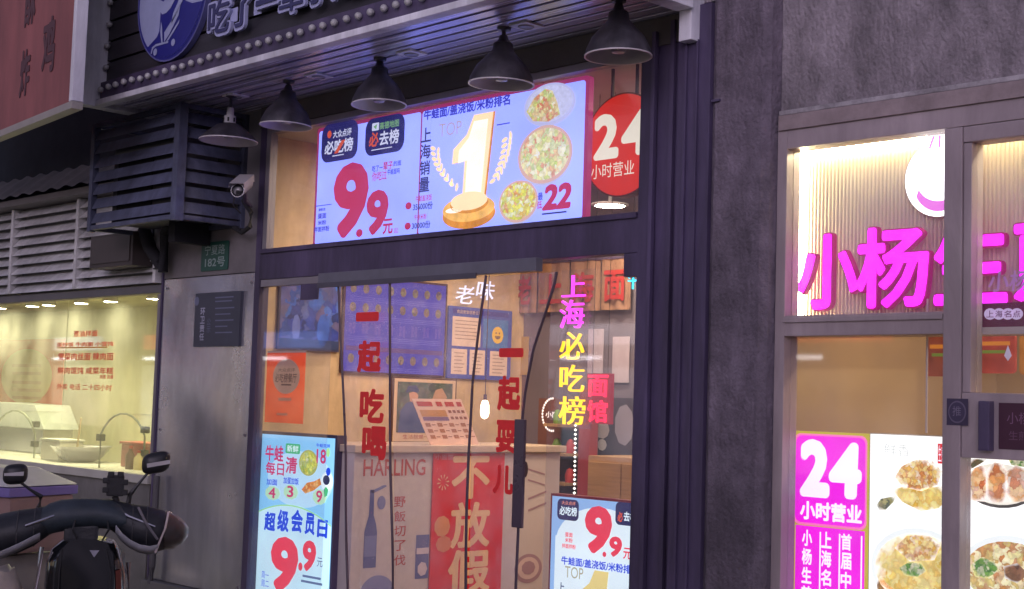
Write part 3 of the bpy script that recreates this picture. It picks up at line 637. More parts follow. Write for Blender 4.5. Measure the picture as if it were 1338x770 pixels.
# ---------------------------------------------------------------- pendant lamps under the canopy
shade_out = mat('dark_lamp_shade', (0.045, 0.042, 0.052), 0.42, 0, 0.4, 14, grime=0.4, gscale=6)
shade_in = mat('pale_shade_inside', (0.55, 0.52, 0.52), 0.4, 0, 0.1, 8)
rng_l = random.Random(5)
def pendant(label, x, z, dia, kind):
    zt = 3.372 - z
    l = thing('pendant_lamp', label, 'lamp', (x, -0.37, z), 0, 'pendant lamps under the canopy')
    r = dia / 2; l.rotation_euler = (R(rng_l.uniform(-1.5, 1.5)), R(rng_l.uniform(-2, 2)), R(rng_l.uniform(0, 90)))
    if kind == 0:
        prof = [(r, 0.0), (r * 0.97, 0.03), (r * 0.80, 0.085), (r * 0.45, 0.145), (r * 0.33, 0.165), (r * 0.30, 0.20), (r * 0.17, 0.215), (r * 0.12, 0.24)]
    else:
        prof = [(r, 0.0), (r * 0.9, 0.03), (r * 0.45, 0.095), (r * 0.27, 0.108)]
    MB().lathe(prof, n=36).build('lamp_shade', shade_out, l, smooth=True, local=True)
    MB().lathe([(p[0] - 0.004, p[1] - 0.001) for p in prof], n=36).build('shade_lining', shade_in, l, smooth=True, local=True)
    MB().lathe([(r - 0.004, -0.001), (r + 0.003, -0.002), (r + 0.003, 0.004), (r - 0.002, 0.005)], n=36).build('rim', shade_in, l, smooth=True, local=True)
    if kind == 1:
        MB().lathe([(0.028, 0.10), (0.036, 0.105), (0.036, 0.155), (0.022, 0.16), (0.020, 0.205), (0.0, 0.205)], n=20).build('socket', mat('white_socket', (0.45, 0.45, 0.46), 0.4), l, smooth=True, local=True)
        for k in range(6):
            a = R(60 * k); MB().box(0.036 * math.cos(a) - 0.005, 0.036 * math.cos(a) + 0.005, 0.036 * math.sin(a) - 0.005, 0.036 * math.sin(a) + 0.005, 0.118, 0.142).build('vent', BLACK, l, local=True)
    MB().lathe([(0.0, 0.012), (0.028, 0.018), (0.042, 0.045), (0.038, 0.075), (0.018, 0.11), (0.015, 0.13)], n=20).build('bulb', bulbm, l, smooth=True, local=True)
    top = prof[-1][1] if kind == 0 else 0.205
    MB().tube([(0, 0, top - 0.004), (0, 0, zt - 0.012)], 0.010, 10).build('stem', shade_out, l, smooth=True, local=True)
    MB().lathe([(0.0, zt), (0.035, zt), (0.033, zt - 0.014), (0.010, zt - 0.022)], n=20).build('ceiling_rose', shade_out, l, smooth=True, local=True)
pendant('wide dark pendant lamp with white vented socket before the louvred cage', -7.36, 3.085, 0.35, 1)
pendant('dark bell pendant lamp at the upper left corner of the lit screen', -6.76, 3.105, 0.298, 0)
pendant('dark bell pendant lamp over the big 9.9 on the lit screen', -5.90, 3.115, 0.292, 0)
pendant('dark bell pendant lamp in front of the gold trophy picture', -4.95, 3.092, 0.318, 0)
pendant('dark bell pendant lamp above the round red 24 hour sign', -4.19, 3.11, 0.30, 0)

# ---------------------------------------------------------------- dark pilaster and concrete between the shops
pil = thing('dark_pilaster', 'dark ribbed metal pilaster between the noodle shop and concrete pier', 'pilaster', (-4.1, 0, 0))
bx('panel', DARK, pil, -4.249, -4.06, -0.025, 0.06, 0.0, 3.36, 0.003)
bx('rib', DARK, pil, -4.262, -4.24, -0.060, -0.036, 0.0, 3.30, 0.004)
bx('rib', DARK, pil, -4.16, -4.135, -0.050, -0.026, 0.0, 3.34, 0.004)
bx('column_box', DARK, pil, -4.06, -3.875, -0.11, 0.06, 0.0, 3.36, 0.005)
bx('rib', DARK, pil, -4.015, -4.0, -0.124, -0.111, 0.0, 3.2, 0.003)
bx('rib', DARK, pil, -3.95, -3.938, -0.122, -0.111, 0.0, 3.2, 0.003)
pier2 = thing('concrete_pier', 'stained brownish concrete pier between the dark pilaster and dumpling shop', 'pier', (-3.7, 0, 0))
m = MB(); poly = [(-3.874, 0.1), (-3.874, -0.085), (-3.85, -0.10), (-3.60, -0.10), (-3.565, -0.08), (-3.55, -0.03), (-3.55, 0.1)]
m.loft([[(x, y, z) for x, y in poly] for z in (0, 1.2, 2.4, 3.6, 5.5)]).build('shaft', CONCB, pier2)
bx('bracket', DARK, pier2, -3.865, -3.82, -0.112, -0.1005, 2.905, 2.915)
fw = thing('upper_wall', 'stained grey concrete wall above the dumpling shop window', 'wall', (-1.5, 0, 2.8))
bx('wall', CONC, fw, -3.549, 3.0, -0.03, 0.12, 2.83, 5.5, 0.004)
bx('drip_ledge', mat('pale_ledge', (0.34, 0.32, 0.33), 0.8, 0, 0.4, 12, 0.5, 30), fw, -3.549, 3.0, -0.045, -0.0305, 2.815, 2.835, 0.003)
bx('wall', CONC, fw, -8.6, -3.6, 0.13, 0.30, 3.45, 5.5)

# ---------------------------------------------------------------- unseen building added across the street, lights for glass and steel to mirror
ob = thing('added_opposite_building', 'added dark building across the street with lit windows for glass to mirror', 'building', (-15, -15.5, 0))
bx('wall', mat('far_wall', (0.10, 0.09, 0.10), 0.8, 0, 0.3, 1), ob, -46, 8, -16.5, -15.5, -0.15, 5.5)
for k, x in enumerate((-42, -36.5, -31, -26, -20.5, -15.5, -10, -4.5, 1)):
    bx('added_lit_window', emit([(255, 236, 205), (225, 235, 255), (255, 214, 160)][k % 3], 1.0, 0.6, 1.2, True), ob, x, x + 3.6, -15.49, -15.47, 0.5, 2.3)
    bx('added_sign_strip', emit([(240, 240, 255), (255, 90, 70), (120, 160, 255), (255, 220, 150)][k % 4], 2.2, 0.3, 2, True), ob, x + 0.3, x + 3.2, -15.40, -15.3, 2.75, 3.15)
    bx('added_tube_light', emit((250, 250, 255), 10.0, lamp=True), ob, x + 0.6, x + 2.0, -15.2, -15.14, 2.45, 2.52)

# ================================================================ lit screen in the transom window
PK = emit((150, 44, 92), 1.2); BL = emit((138, 150, 255), SCR_S, 0.16, 1.6, True); NV = emit((24, 23, 72), PRT_S); RD = emit((143, 27, 63), PRT_S)
BLU = emit((40, 42, 139), PRT_S); WHT = emit((157, 158, 178), PRT_S); DKB = emit((27, 28, 76), PRT_S); ORG = emit((160, 62, 41), PRT_S); GRN = emit((90, 125, 90), PRT_S)
YS = 0.05
sc = Sign('lit_screen', 'wide lit blue screen advertising 9.9 and a gold number one trophy', 'screen', YS, -5.9, 2.47)
b1 = (-7.03, 2.458, -6.045, 3.19); b2 = (-6.038, 2.458, -4.76, 3.19)
for k, b in enumerate((b1, b2)):
    p = sc.rect('panel', b, PK, 0, 0.035, 0.02)
    sc.rect('display', (b[0] + (0.022 if k == 0 else 0.002), b[1] + 0.014, b[2] - (0.002 if k == 0 else 0.022), b[3] - 0.022), BL, 1, 0, 0.018, parent=p)
T = sc.text
def badge(s, b, lay, nv):
    s.poly('badge', rrect(b[0], b[1], b[2], b[3], (b[2] - b[0]) * 0.18), nv, lay)
badge(sc, PXY(YS,421,160,468,210), 2, NV)
T('大众点评', PXY(YS,436,169,460,179), WHT, 3, 0.02); sc.disc('flame_icon', PXY(YS,428.5,171,434,181), ORG, 3, 0, 12)
T('必吃榜', PXY(YS,425,182,462,200), WHT, 3, 0.03); T('/', PXY(YS,438,184,452,200), ORG, 4, 0.02); sc.rect('print_line', PXY(YS,435,202.5,450,203.8), WHT, 3)
badge(sc, PXY(YS,478,152,529,201), 2, NV)
T('高德地图', PXY(YS,497,158,522,167.5), GRN, 3, 0.02); sc.rect('arrow_icon', PXY(YS,487,161,496,171), WHT, 3, 0, 0.006)
sc.poly('arrow', [PP(YS,489,166), PP(YS,494,162.5), PP(YS,492.5,169.5)], GRN, 4)
T('必', PXY(YS,483,173,495.5,192), ORG, 3, 0.03); T('去榜', PXY(YS,496.5,170,522,189), WHT, 3, 0.025); sc.rect('print_line', PXY(YS,486,194,513,195.2), WHT, 3)
T('9', PXY(YS,434,213,480,311), RD, 3, 0.045, slant=0.05); T('9', PXY(YS,478,248.5,507,307), RD, 3, 0.045, slant=0.05)
sc.disc('point', PXY(YS,466,299.5,474.5,310), RD, 3, 0, 16)
T('元', PXY(YS,501,286,514,306), RD, 3, 0.03); T('起', PXY(YS,515.6,298,521,305), RD, 3)
T('吃了一', PXY(YS,487,216,501,224), BLU, 3, 0.02); T('辈子', PXY(YS,501.5,211,514,222), RD, 3, 0.02); T('的面', PXY(YS,515,210,525,217), BLU, 3, 0.02)
T('你吃过', PXY(YS,487,224,506,236), RD, 3, 0.01); T('牛蛙面吗', PXY(YS,507,220.5,523,228), BLU, 3, 0.02)
for t_, a_, b_, c_, d_ in (('套餐包含', 417, 272, 426, 276), ('蛋面', 416, 279, 427, 286), ('米粉', 416, 288, 427, 294), ('拌面拌粉', 411, 296, 431, 303)):
    T(t_, PXY(YS,a_,b_,c_,d_), BLU, 3, 0.03)
sc.rect('print_line', PXY(YS,413,268,434,269), BLU, 3)
T('牛蛙面/盖浇饭/米粉排名', PXY(YS,555,133.5,667,147.5), BLU, 3, 0.035)
sc.column('上海销量', PXY(YS,549.5,166,563,252), DKB, lay=3, bold=0.02)
GOLD = emit((212, 180, 138), PRT_S); GOLD2 = emit((196, 146, 70), PRT_S, 0.25, 14); GOLD3 = emit((168, 106, 30), PRT_S, 0.3, 14); GOLDL = emit((222, 206, 186), PRT_S, 0.10, 9)
sc.disc('pedestal_gleam', PXY(YS,584,272,606,279), GOLDL, 7); T('TOP', PXY(YS,574.5,160,604,177), emit((139, 125, 132), PRT_S), 3, 0.0)
o_ = PXY(YS,592,151,644,272)
ONE = ((0.0, 0.50), (0.02, 0.66), (0.35, 0.80), (0.52, 1.0), (1.0, 1.0), (0.82, 0.02), (0.28, 0.0), (0.32, 0.52))
def one(s_, b, du, m_, lay, k=1.0): s_.poly('trophy_one', [(b[0] + (b[2] - b[0]) * (0.5 + (u - 0.5) * k) + du, b[1] + (b[3] - b[1]) * (0.5 + (v - 0.5) * (0.5 + k / 2))) for u, v in ONE], m_, lay)
one(sc, o_, 0.014, GOLD3, 4); one(sc, o_, 0.0, GOLD, 5); one(sc, o_, 0.006, GOLDL, 6, 0.72)
sc.disc('pedestal', PXY(YS,579,262,648,299), GOLD3, 3); sc.disc('pedestal', PXY(YS,580,256,648,290), GOLD2, 6); sc.disc('pedestal_top', PXY(YS,590,254,640,279), GOLD3, 7); sc.disc('pedestal_top', PXY(YS,591,251,639,275), GOLD, 8)
def laurel(x0, y0, x1, y1, side):
    for k in range(8):
        t_ = k / 7; px_ = x0 + (x1 - x0) * (1 - (1 - t_) ** 2) ; py_ = y0 + (y1 - y0) * t_
        c = (px_, py_)
        for s_ in (-1, 1):
            q = (c[0] + s_ * 0.022, c[1] + 0.010 * s_ * side)
            ra = R(60 * side + s_ * 40 * side)
            sc.poly('laurel_leaf', [(q[0] + 0.024 * math.cos(a) * math.cos(ra) - 0.012 * math.sin(a) * math.sin(ra), q[1] + 0.024 * math.cos(a) * math.sin(ra) + 0.012 * math.sin(a) * math.cos(ra)) for a in [R(-45 * i) for i in range(8)]], GOLD, 3)
l0 = PP(YS,570,196); l1 = PP(YS,594,243); laurel(l1[0], l1[1], l0[0], l0[1], -1)
l0 = PP(YS,664,180); l1 = PP(YS,648,234); laurel(l1[0], l1[1], l0[0], l0[1], 1)
T('牛蛙盖浇饭', PXY(YS,544,255,565,263), RD, 3, 0.01); sc.disc('icon', PXY(YS,530.5,264.5,538.5,274), RD, 3, 0, 16); T('356000份', PXY(YS,540.5,264.5,566,274.5), DKB, 3, 0.02)
T('牛蛙米粉', PXY(YS,542,280,558,287), RD, 3, 0.01); sc.disc('icon', PXY(YS,529.5,291,537.5,300.5), RD, 3, 0, 16); T('30000份', PXY(YS,539,289.5,563,299), DKB, 3, 0.02)
sc.rect('print_line', PXY(YS,650,161.5,667,163), BLU, 3)
BOWL = emit((142, 142, 173), PRT_S); RIM = emit((165, 132, 125), PRT_S)
F1 = food('dish_frog', [(205, 165, 110), (240, 228, 165), (228, 205, 150), (215, 120, 90), (236, 230, 200), (190, 205, 110), (235, 205, 130)], 46, 1.25)
F2 = food('dish_rice', [(205, 212, 140), (240, 236, 205), (238, 230, 180), (220, 140, 120), (240, 228, 170), (190, 208, 120), (246, 242, 228)], 34, 1.25)
F3 = food('dish_green', [(190, 200, 80), (238, 230, 100), (215, 210, 130), (230, 236, 195), (215, 150, 90), (222, 222, 90)], 46, 1.25)
RICE = emit((149, 149, 173), PRT_S, 0.12, 60)
def dish(b, m_, rim, lay=3):
    w, h = b[2] - b[0], b[3] - b[1]
    sc.disc('bowl', (b[0], b[1] - h * 0.04, b[2], b[3] - h * 0.03), BOWL, lay); sc.disc('bowl_rim', b, rim, lay + 1)
    sc.disc('dish', (b[0] + w * 0.05, b[1] + h * 0.06, b[2] - w * 0.05, b[3] - h * 0.05), m_, lay + 2)
q = PXY(YS,686,109,753,163); dish(q, RICE, BOWL)
sc.poly('dish', [(q[0] + (q[2] - q[0]) * u, q[1] + (q[3] - q[1]) * v) for u, v in ((0.06, 0.4), (0.2, 0.7), (0.42, 0.88), (0.56, 0.8), (0.66, 0.5), (0.72, 0.2), (0.5, 0.07), (0.2, 0.14))], F1, 6)
dish(PXY(YS,678,164,749,240), F2, RIM); dish(PXY(YS,653,236,704,291), F3, RIM)
T('22', PXY(YS,709,240,746,274), RD, 3, 0.05, slant=0.18); T('最', PXY(YS,703.5,252,710,262), BLU, 3, 0.02); T('低', PXY(YS,702,263,709,273), RD, 3, 0.02)
sc.rect('print_line', PXY(YS,709,277.5,741,279.5), DKB, 3)

# round 24 hour sign
rd = Sign('round_24_hour_sign', 'round red sign with white 24 hour lettering behind the transom glass', 'sign', 0.10, -4.57, 2.54)
cxs = PP(0.10,763,190)[0] + 0.255; czs = PP(0.10,800,191)[1]
rd.disc('disc', (cxs - 0.258, czs - 0.258, cxs + 0.258, czs + 0.258), flat((120, 40, 30), 0.4), 0, 0.05, 48)
rd.disc('face', (cxs - 0.25, czs - 0.25, cxs + 0.25, czs + 0.25), emit((222, 44, 26), RND_S, 0.15), 1, 0, 48)
W24 = emit((250, 240, 215), RND_S)
c2 = PXY(0.10,776.5,149,809,208.5); cw = c2[2] - c2[0]
rd.text('2', c2, W24, 2, 0.05); rd.text('4', (c2[2] + cw * 0.10, c2[1], c2[2] + cw * 1.2, c2[3]), W24, 2, 0.05)
rd.text('小时营业', PXY(0.10,773,212.5,829,231.5), W24, 2, 0.0)
bx('hanger', DARK, rd.root, cxs - 0.10, cxs - 0.088, 0.12, 0.132, czs + 0.2, 3.23)
bx('hanger', DARK, rd.root, cxs + 0.06, cxs + 0.072, 0.12, 0.132, czs + 0.2, 3.23)

# ================================================================ plastic door curtain
rail = thing('curtain_rail', 'grey curtain rail across the doorway under the header', 'rail', (-5.83, -0.1, 2.2))
bx('rail_bar', mat('rail_grey', (0.17, 0.17, 0.21), 0.45, 0.3, 0.15, 5), rail, -6.735, -4.93, -0.115, -0.068, 2.205, 2.272, 0.004)
bx('clip_strip', mat('clip_grey', (0.09, 0.085, 0.11), 0.5), rail, -6.73, -5.36, -0.125, -0.116, 2.185, 2.215, 0.003)
EDGE = mat('dark_curtain_edge', (0.085, 0.06, 0.085), 0.3)
def curtain(label, left, right, edges, ph):
    """left, right: [(x, z)] hanging edges of one plastic sheet from top to bottom"""
    zt, zb = left[0][1], left[-1][1]
    c = thing('curtain_sheet', label, 'curtain', ((left[0][0] + right[0][0]) / 2, -0.1, zb), 0, 'plastic sheets of the door curtain')
    def at(e, z):
        if z >= e[0][1]: return e[0][0]
        for (xa, za), (xb, zb_) in zip(e, e[1:]):
            if zb_ <= z <= za: return xa + (xb - xa) * (za - z) / max(1e-6, za - zb_)
        return e[-1][0]
    m = MB(); nz, nx = 40, 14
    for j in range(nz + 1):
        z = zt + (zb - zt) * j / nz; xa, xb = at(left, z), at(right, z)
        for i in range(nx + 1):
            u = i / nx; f = j / nz
            m.v.append((xa + (xb - xa) * u, -0.095 + 0.022 * f * math.sin(u * 9 + ph) + 0.008 * math.sin(z * 5 + ph + 4 * u) * f, z))
    for j in range(nz):
        for i in range(nx): a_ = j * (nx + 1) + i; m.f.append((a_, a_ + 1, a_ + nx + 2, a_ + nx + 1))
    m.build('sheet', PVC, c, smooth=True)
    for e, side in ((left, 0), (right, nx)):
        if side == 0 and not edges[0] or side == nx and not edges[1]: continue
        pts = [m.v[j * (nx + 1) + side] for j in range(nz + 1)]
        MB().tube([(p[0], p[1] - 0.004, p[2]) for p in pts], 0.0075, 6).build('magnet_edge', EDGE, c, smooth=True)
    return c
E1 = [PP(-0.1,442,374), PP(-0.1,446,470), PP(-0.1,451,600), PP(-0.1,453,770)]; E1 = E1 + [(E1[-1][0] + 0.01, 0.05)]
E2 = [PP(-0.1,510,368), PP(-0.1,510,480), PP(-0.1,511,600), PP(-0.1,513,770)]; E2 = E2 + [(E2[-1][0] + 0.01, 0.05)]
E3 = [PP(-0.1,637,361), PP(-0.1,628,430), PP(-0.1,620,500), PP(-0.1,616,600), PP(-0.1,613,770)]; E3 = E3 + [(E3[-1][0], 0.05)]
E4 = [PP(-0.1,727,362), PP(-0.1,712,410), PP(-0.1,697,455), PP(-0.1,686,510), PP(-0.1,680,560), PP(-0.1,676,690)]; E4 = E4 + [(E4[-1][0], 0.05)]
curtain('clear plastic curtain sheet with red characters nearest the left light box', E1, [(x - 0.006, z) for x, z in E2], (1, 1), 0.3)
curtain('wide clear plastic curtain sheet in the middle of the doorway', E2, [(x - 0.012, z) for x, z in E3], (0, 1), 1.9)
ct = curtain('clear plastic curtain sheet pulled aside at the right of the doorway', E3, E4, (0, 1), 4.0)
MB().box(*[v for v in (lambda q: (q[0], q[2], -0.135, -0.118, q[1], q[3]))(PXY(-0.125,672,548,685,690))]).build('weight_bar', EDGE, ct, bevel=0.004)
REDV = mat('red_curtain_vinyl', (0.90, 0.03, 0.035), 0.4, 0, 0.08, 12)
for lab, items in (('red vertical lettering on the left plastic curtain sheet', (('一', 465, 408, 495, 420), ('起', 467, 445, 498, 487), ('吃', 470, 508, 502, 553), ('喝', 473, 557, 505, 601))),
                   ('red vertical lettering on the folded right plastic curtain sheet', (('一', 652, 455, 684, 467), ('起', 650, 491, 680, 537), ('耍', 648, 549, 674, 592), ('儿', 644, 608, 671, 646)))):
    s_ = Sign('curtain_lettering', lab, 'lettering', -0.128, PP(-0.128,items[0][1],500)[0], 1.2)
    for ch, x0, y0, x1, y1 in items: s_.text(ch, PXY(-0.128,x0,y0,x1,y1), REDV, 0, 0.045)

# ================================================================ light boxes in the shopfront
LB = 0.06
lb = Sign('tall_light_box', 'tall lit poster box with blue lettering and a red 9.9 price', 'light box', LB, -7.03, 0.1)
X0, X1, ZT = PP(LB,343,570)[0], PP(LB,438.5,570)[0], PP(LB,390,570)[1]
lb.rect('case', (X0 - 0.018, 0.1, X1 + 0.018, ZT + 0.018), DARK, 0, 0.07)
WL = emit((205, 240, 250), BOX_S, 0.08, 2.0, True); CY = emit((140, 205, 245), BOX_S, 0.10, 2.5, True); MG = emit((205, 40, 105), BOX_S); BB = emit((25, 70, 215), BOX_S); RR = emit((238, 62, 84), BOX_S)
YG = emit((205, 205, 70), BOX_S); LG = emit((165, 225, 150), BOX_S); GG = emit((70, 180, 120), BOX_S); OR = emit((240, 160, 60), BOX_S); WW = emit((235, 250, 252), BOX_S, lamp=True)
lb.rect('lit_face', (X0, 0.12, X1, ZT), CY, 1)
zh = PP(LB,390,662)[1]; w_ = X1 - X0
lb.poly('white_hill', [(X0 + 0.002, 0.122)] + [(X0 + 0.002 + (w_ - 0.004) * k / 20, zh - 0.075 * (2 * k / 20 - 0.9) ** 2) for k in range(21)] + [(X1 - 0.002, 0.122)], WL, 2)
lb.poly('hill_line', [(X0 + 0.002 + (w_ - 0.004) * k / 20, zh - 0.075 * (2 * k / 20 - 0.9) ** 2 + 0.004) for k in range(21)] + [(X0 + 0.002 + (w_ - 0.004) * k / 20, zh - 0.075 * (2 * k / 20 - 0.9) ** 2 - 0.004) for k in range(20, -1, -1)], LG, 3)
T = lb.text
lb.disc('pale_patch', PXY(LB,350,590,436,664), emit((190, 228, 248), BOX_S, 0.05), 1.5)
T('牛蛙', PXY(LB,347.5,582,371,603), MG, 3, 0.025); T('每日', PXY(LB,348,604,372,621), MG, 3, 0.02); T('清', PXY(LB,374,597,389,619), MG, 3, 0.025)
lb.rect('green_badge', PXY(LB,374,580,393,593), GG, 3, 0, 0.012); T('新鲜', PXY(LB,376,582,391,591), WW, 4, 0.01)
lb.disc('bowl', PXY(LB,391.5,588,416,622), emit((175, 175, 90), BOX_S), 3); lb.disc('dish', PXY(LB,393,590,414.5,620), food('dish_box', [(200, 200, 60), (235, 235, 120), (150, 180, 50), (240, 240, 190)], 34, BOX_S), 4)
T('18', PXY(LB,414.5,587,427,606), MG, 4, 0.02); lb.disc('leaf', PXY(LB,427,585,432,598), LG, 3, 0, 8); T('牛蛙双拼', PXY(LB,414,580,432,585), BB, 3, 0.02)
for q, n_ in (((352, 637, 361, 651), '4'), ((376, 635, 384.5, 650), '3'), ((414, 641, 422, 657), '9')):
    lb.disc('splash', PXY(LB,q[0]-5,q[1]-2,q[2]+6,q[3]+3), emit((190, 232, 190), BOX_S), 3, 0, 9); T(n_, PXY(LB,*q), MG, 4, 0.02)
T('加面', PXY(LB,349,626,363,634), BB, 3, 0.02); T('加蛋加饭', PXY(LB,371,624,391,633), BB, 3, 0.02)
lb.poly('fried_snack', [PP(LB,395,640), PP(LB,402,631), PP(LB,412,629), PP(LB,419,625), PP(LB,421,633), PP(LB,411,641), PP(LB,400,645)], food('dish_fried', [(240, 150, 60), (220, 120, 40), (250, 200, 120)], 50, BOX_S), 4)
lb.disc('cup', PXY(LB,420,617,436,642), WW, 3); lb.disc('drink', PXY(LB,423,621,432,634), emit((40, 44, 80), BOX_S), 4, 0, 16); lb.disc('icon', PXY(LB,427,611,433,622), BB, 4, 0, 12)
lb.poly('green_star', [PP(LB,424,640), PP(LB,427,636), PP(LB,430,640), PP(LB,428.5,648), PP(LB,425,650)], GG, 4)
for ch, q in zip('超级会员日', ((346, 669, 360.5, 694), (363, 666, 378, 695), (381, 666, 396, 696), (399, 670, 412, 699), (415, 679, 428.5, 703))): T(ch, PXY(LB,*q), BB, 3, 0.04, slant=0.03)
T('9', PXY(LB,352.5,701,389,775), RR, 3, 0.05, slant=0.05); T('9', PXY(LB,395,706,413,747), RR, 3, 0.05, slant=0.05); lb.disc('point', PXY(LB,390.5,735,396,746), RR, 3, 0, 16)
T('元', PXY(LB,415,729,422.5,741), emit((90, 90, 130), BOX_S), 3, 0.0)
T('周一', PXY(LB,342.5,747,352,756), BB, 3, 0.0); T('周二', PXY(LB,342,758,352,767), BB, 3, 0.0)
lb.rect('print_line', PXY(LB,396,753,420,756), emit((90, 110, 150), BOX_S), 3); lb.rect('print_line', PXY(LB,394,760,422,763), emit((90, 110, 150), BOX_S), 3)

L2 = 0.14
l2 = Sign('low_light_box', 'lit poster box at the right of the shopfront with 9.9 and TOP', 'light box', L2, -4.6, 0.1)
X0, ZT = PP(L2,722,651)[0], PP(L2,770,652.5)[1]; X1 = X0 + 0.66
l2.rect('case', (X0 - 0.012, 0.1, X1 + 0.012, ZT + 0.012), emit((150, 30, 50), 0.25), 0, 0.05)
l2.rect('lit_face', (X0, 0.112, X1, ZT), emit((150, 190, 235), BOX_S, 0.1), 1)
l2.disc('pale_patch', PXY(L2,726,664,850,770), WW, 1.5); l2.rect('pale_field', (X0 + 0.03, 0.114, X1 - 0.03, PP(L2,770,705)[1]), WW, 1.7)
T = l2.text; NVB = emit((30, 34, 84), BOX_S)
badge(l2, PXY(L2,729,652.5,757,680), 3, NVB); T('必吃榜', PXY(L2,732,662,755,674), WW, 4, 0.03); T('大众点评', PXY(L2,735,655,753,660), emit((240, 150, 120), BOX_S), 4, 0.01)
badge(l2, PXY(L2,805,657,834,687), 3, NVB); T('必', PXY(L2,808,669,815,682), emit((230, 90, 60), BOX_S), 4, 0.03); T('去榜', PXY(L2,816,669,832,682), WW, 4, 0.03)
T('9', PXY(L2,763,661,799,724), RR, 3, 0.05, slant=0.05); T('9', PXY(L2,796,701,813,728), RR, 3, 0.05, slant=0.05); l2.disc('point', PXY(L2,788,721,793,728), RR, 3, 0, 14); T('元', PXY(L2,815,716,826,731), RR, 3, 0.02)
for yy, t_ in ((696, '蛋面'), (703, '米粉'), (711, '拌面拌粉')): T(t_, PXY(L2,735 + (0 if len(t_) > 2 else 4),yy,753 - (0 if len(t_) > 2 else 4),yy+6), RR, 3, 0.02)
T('牛蛙面/盖浇饭/米粉排名', PXY(L2,734,733,834,744.5), BB, 3, 0.03)
T('TOP', PXY(L2,739,741,763,756), emit((175, 170, 140), BOX_S), 3); one(l2, PXY(L2,757,745,795,835), 0.0, emit((240, 215, 130), BOX_S), 3)
l2.column('上海销量', PXY(L2,729,760,738,815), emit((30, 60, 110), BOX_S), lay=3, bold=0.02)

# orange poster on the left pane
op = Sign('orange_notice', 'orange poster with a pale circle stuck inside the left shop pane', 'poster', 0.004, -7.19, 1.38)
b = PXY(0.004,347.5,461,398,553)
op.rect('sheet', b, film((240, 96, 50)), 0); op.rect('top_edge', (b[0], b[3], b[2], b[3] + 0.012), flat((225, 190, 160), 0.5), 0, 0.001)
op.disc('circle', PXY(0.004,357,469,392,515), flat((246, 190, 150), 0.5), 1)
OT = flat((120, 60, 50), 0.5)
op.text('大众点评', PXY(0.004,364,481,386,486), OT, 2, 0.0); op.text('必吃榜餐厅', PXY(0.004,360,488,388,500), OT, 2, 0.01); op.rect('print_line', PXY(0.004,368,502,381,504), OT, 2)
op.rect('print_line', PXY(0.004,364,520,381,524), flat((240, 150, 110), 0.5), 2); op.rect('print_line', PXY(0.004,362,540,376,543), flat((240, 150, 110), 0.5), 2)

# ================================================================ inside the noodle shop: left wall
XW = -7.598
RZ = R(90)
bp = Sign('blue_picture', 'blue lit picture panel on the left wall behind the narrow pane', 'picture', XW + 0.02, 0.45, 1.86, RZ)
b = PXX(XW+0.02,366,371,443,456)
bp.rect('frame', (b[0] - 0.012, b[1] - 0.012, b[2] + 0.012, b[3] + 0.012), DARK, 0, 0.018)
bp.rect('image', b, food('blue_scene', [(36, 62, 150), (70, 72, 128), (92, 80, 116), (52, 92, 172), (30, 40, 92), (44, 60, 140)], 11, TV_S), 1)
def q_(b, u0, v0, u1, v1): return (b[0] + (b[2] - b[0]) * u0, b[1] + (b[3] - b[1]) * v0, b[0] + (b[2] - b[0]) * u1, b[1] + (b[3] - b[1]) * v1)
bp.disc('figure', q_(b, 0.20, 0.10, 0.34, 0.52), emit((104, 112, 170), TV_S, 0.4, 14), 2, 0, 9); bp.disc('figure', q_(b, 0.62, 0.04, 0.84, 0.56), emit((58, 92, 172), TV_S, 0.4, 14), 2, 0, 9)
bp.rect('lower_band', q_(b, 0.0, 0.0, 1.0, 0.14), emit((44, 54, 86), TV_S, 0.4, 10), 2)
mb_ = Sign('blue_menu_board', 'dark blue lit menu board with rows of round dishes on left wall', 'menu board', XW + 0.02, 1.4, 1.74, RZ)
b = PXX(XW+0.02,450,367,581,488)
mb_.rect('frame', (b[0] - 0.015, b[1] - 0.015, b[2] + 0.015, b[3] + 0.015), flat((70, 40, 50), 0.4), 0, 0.02)
mb_.rect('screen', b, emit((66, 62, 172), TV_S, 0.15, 5), 1)
mb_.rect('heading', q_(b, 0.02, 0.22, 0.98, 0.27), emit((92, 62, 130), TV_S), 2)
dish_m = food('menu_dish', [(70, 60, 80), (130, 110, 110), (100, 80, 70), (120, 120, 90)], 50, TV_S)
for r_, zz in enumerate((0.88, 0.68, 0.46, 0.14)):
    for c_ in range(8):
        u = 0.07 + c_ * 0.122; w = 0.030
        if r_ == 2: mb_.text('套餐', q_(b, u - 0.03, zz - 0.06, u + 0.035, zz + 0.06), emit((110, 90, 180), TV_S), 2)
        else: mb_.disc('dish', (b[0] + (b[2] - b[0]) * (u - w), b[1] + (b[3] - b[1]) * (zz - 0.05), b[0] + (b[2] - b[0]) * (u + w), b[1] + (b[3] - b[1]) * (zz + 0.05)), dish_m, 2, 0, 14)
    for k in range(3): mb_.rect('print_line', q_(b, 0.04, zz - 0.085 - 0.02 * k, 0.96, zz - 0.093 - 0.02 * k), emit((96, 92, 190), TV_S), 2)
bb = Sign('blue_notice_board', 'blue bordered notice board with white sheets and a yellow smiling face', 'notice board', XW + 0.02, 2.0, 1.7, RZ)
b = PXX(XW+0.02,585,403,668,496)
bb.rect('board', b, flat((70, 90, 190), 0.5), 0, 0.015)
PAPER = flat((236, 214, 205), 0.7)
bb.rect('title_strip', q_(b, 0.06, 0.90, 0.94, 0.965), flat((60, 60, 160), 0.5), 1); bb.text('食品安全信息公示', q_(b, 0.12, 0.905, 0.5, 0.955), PAPER, 2)
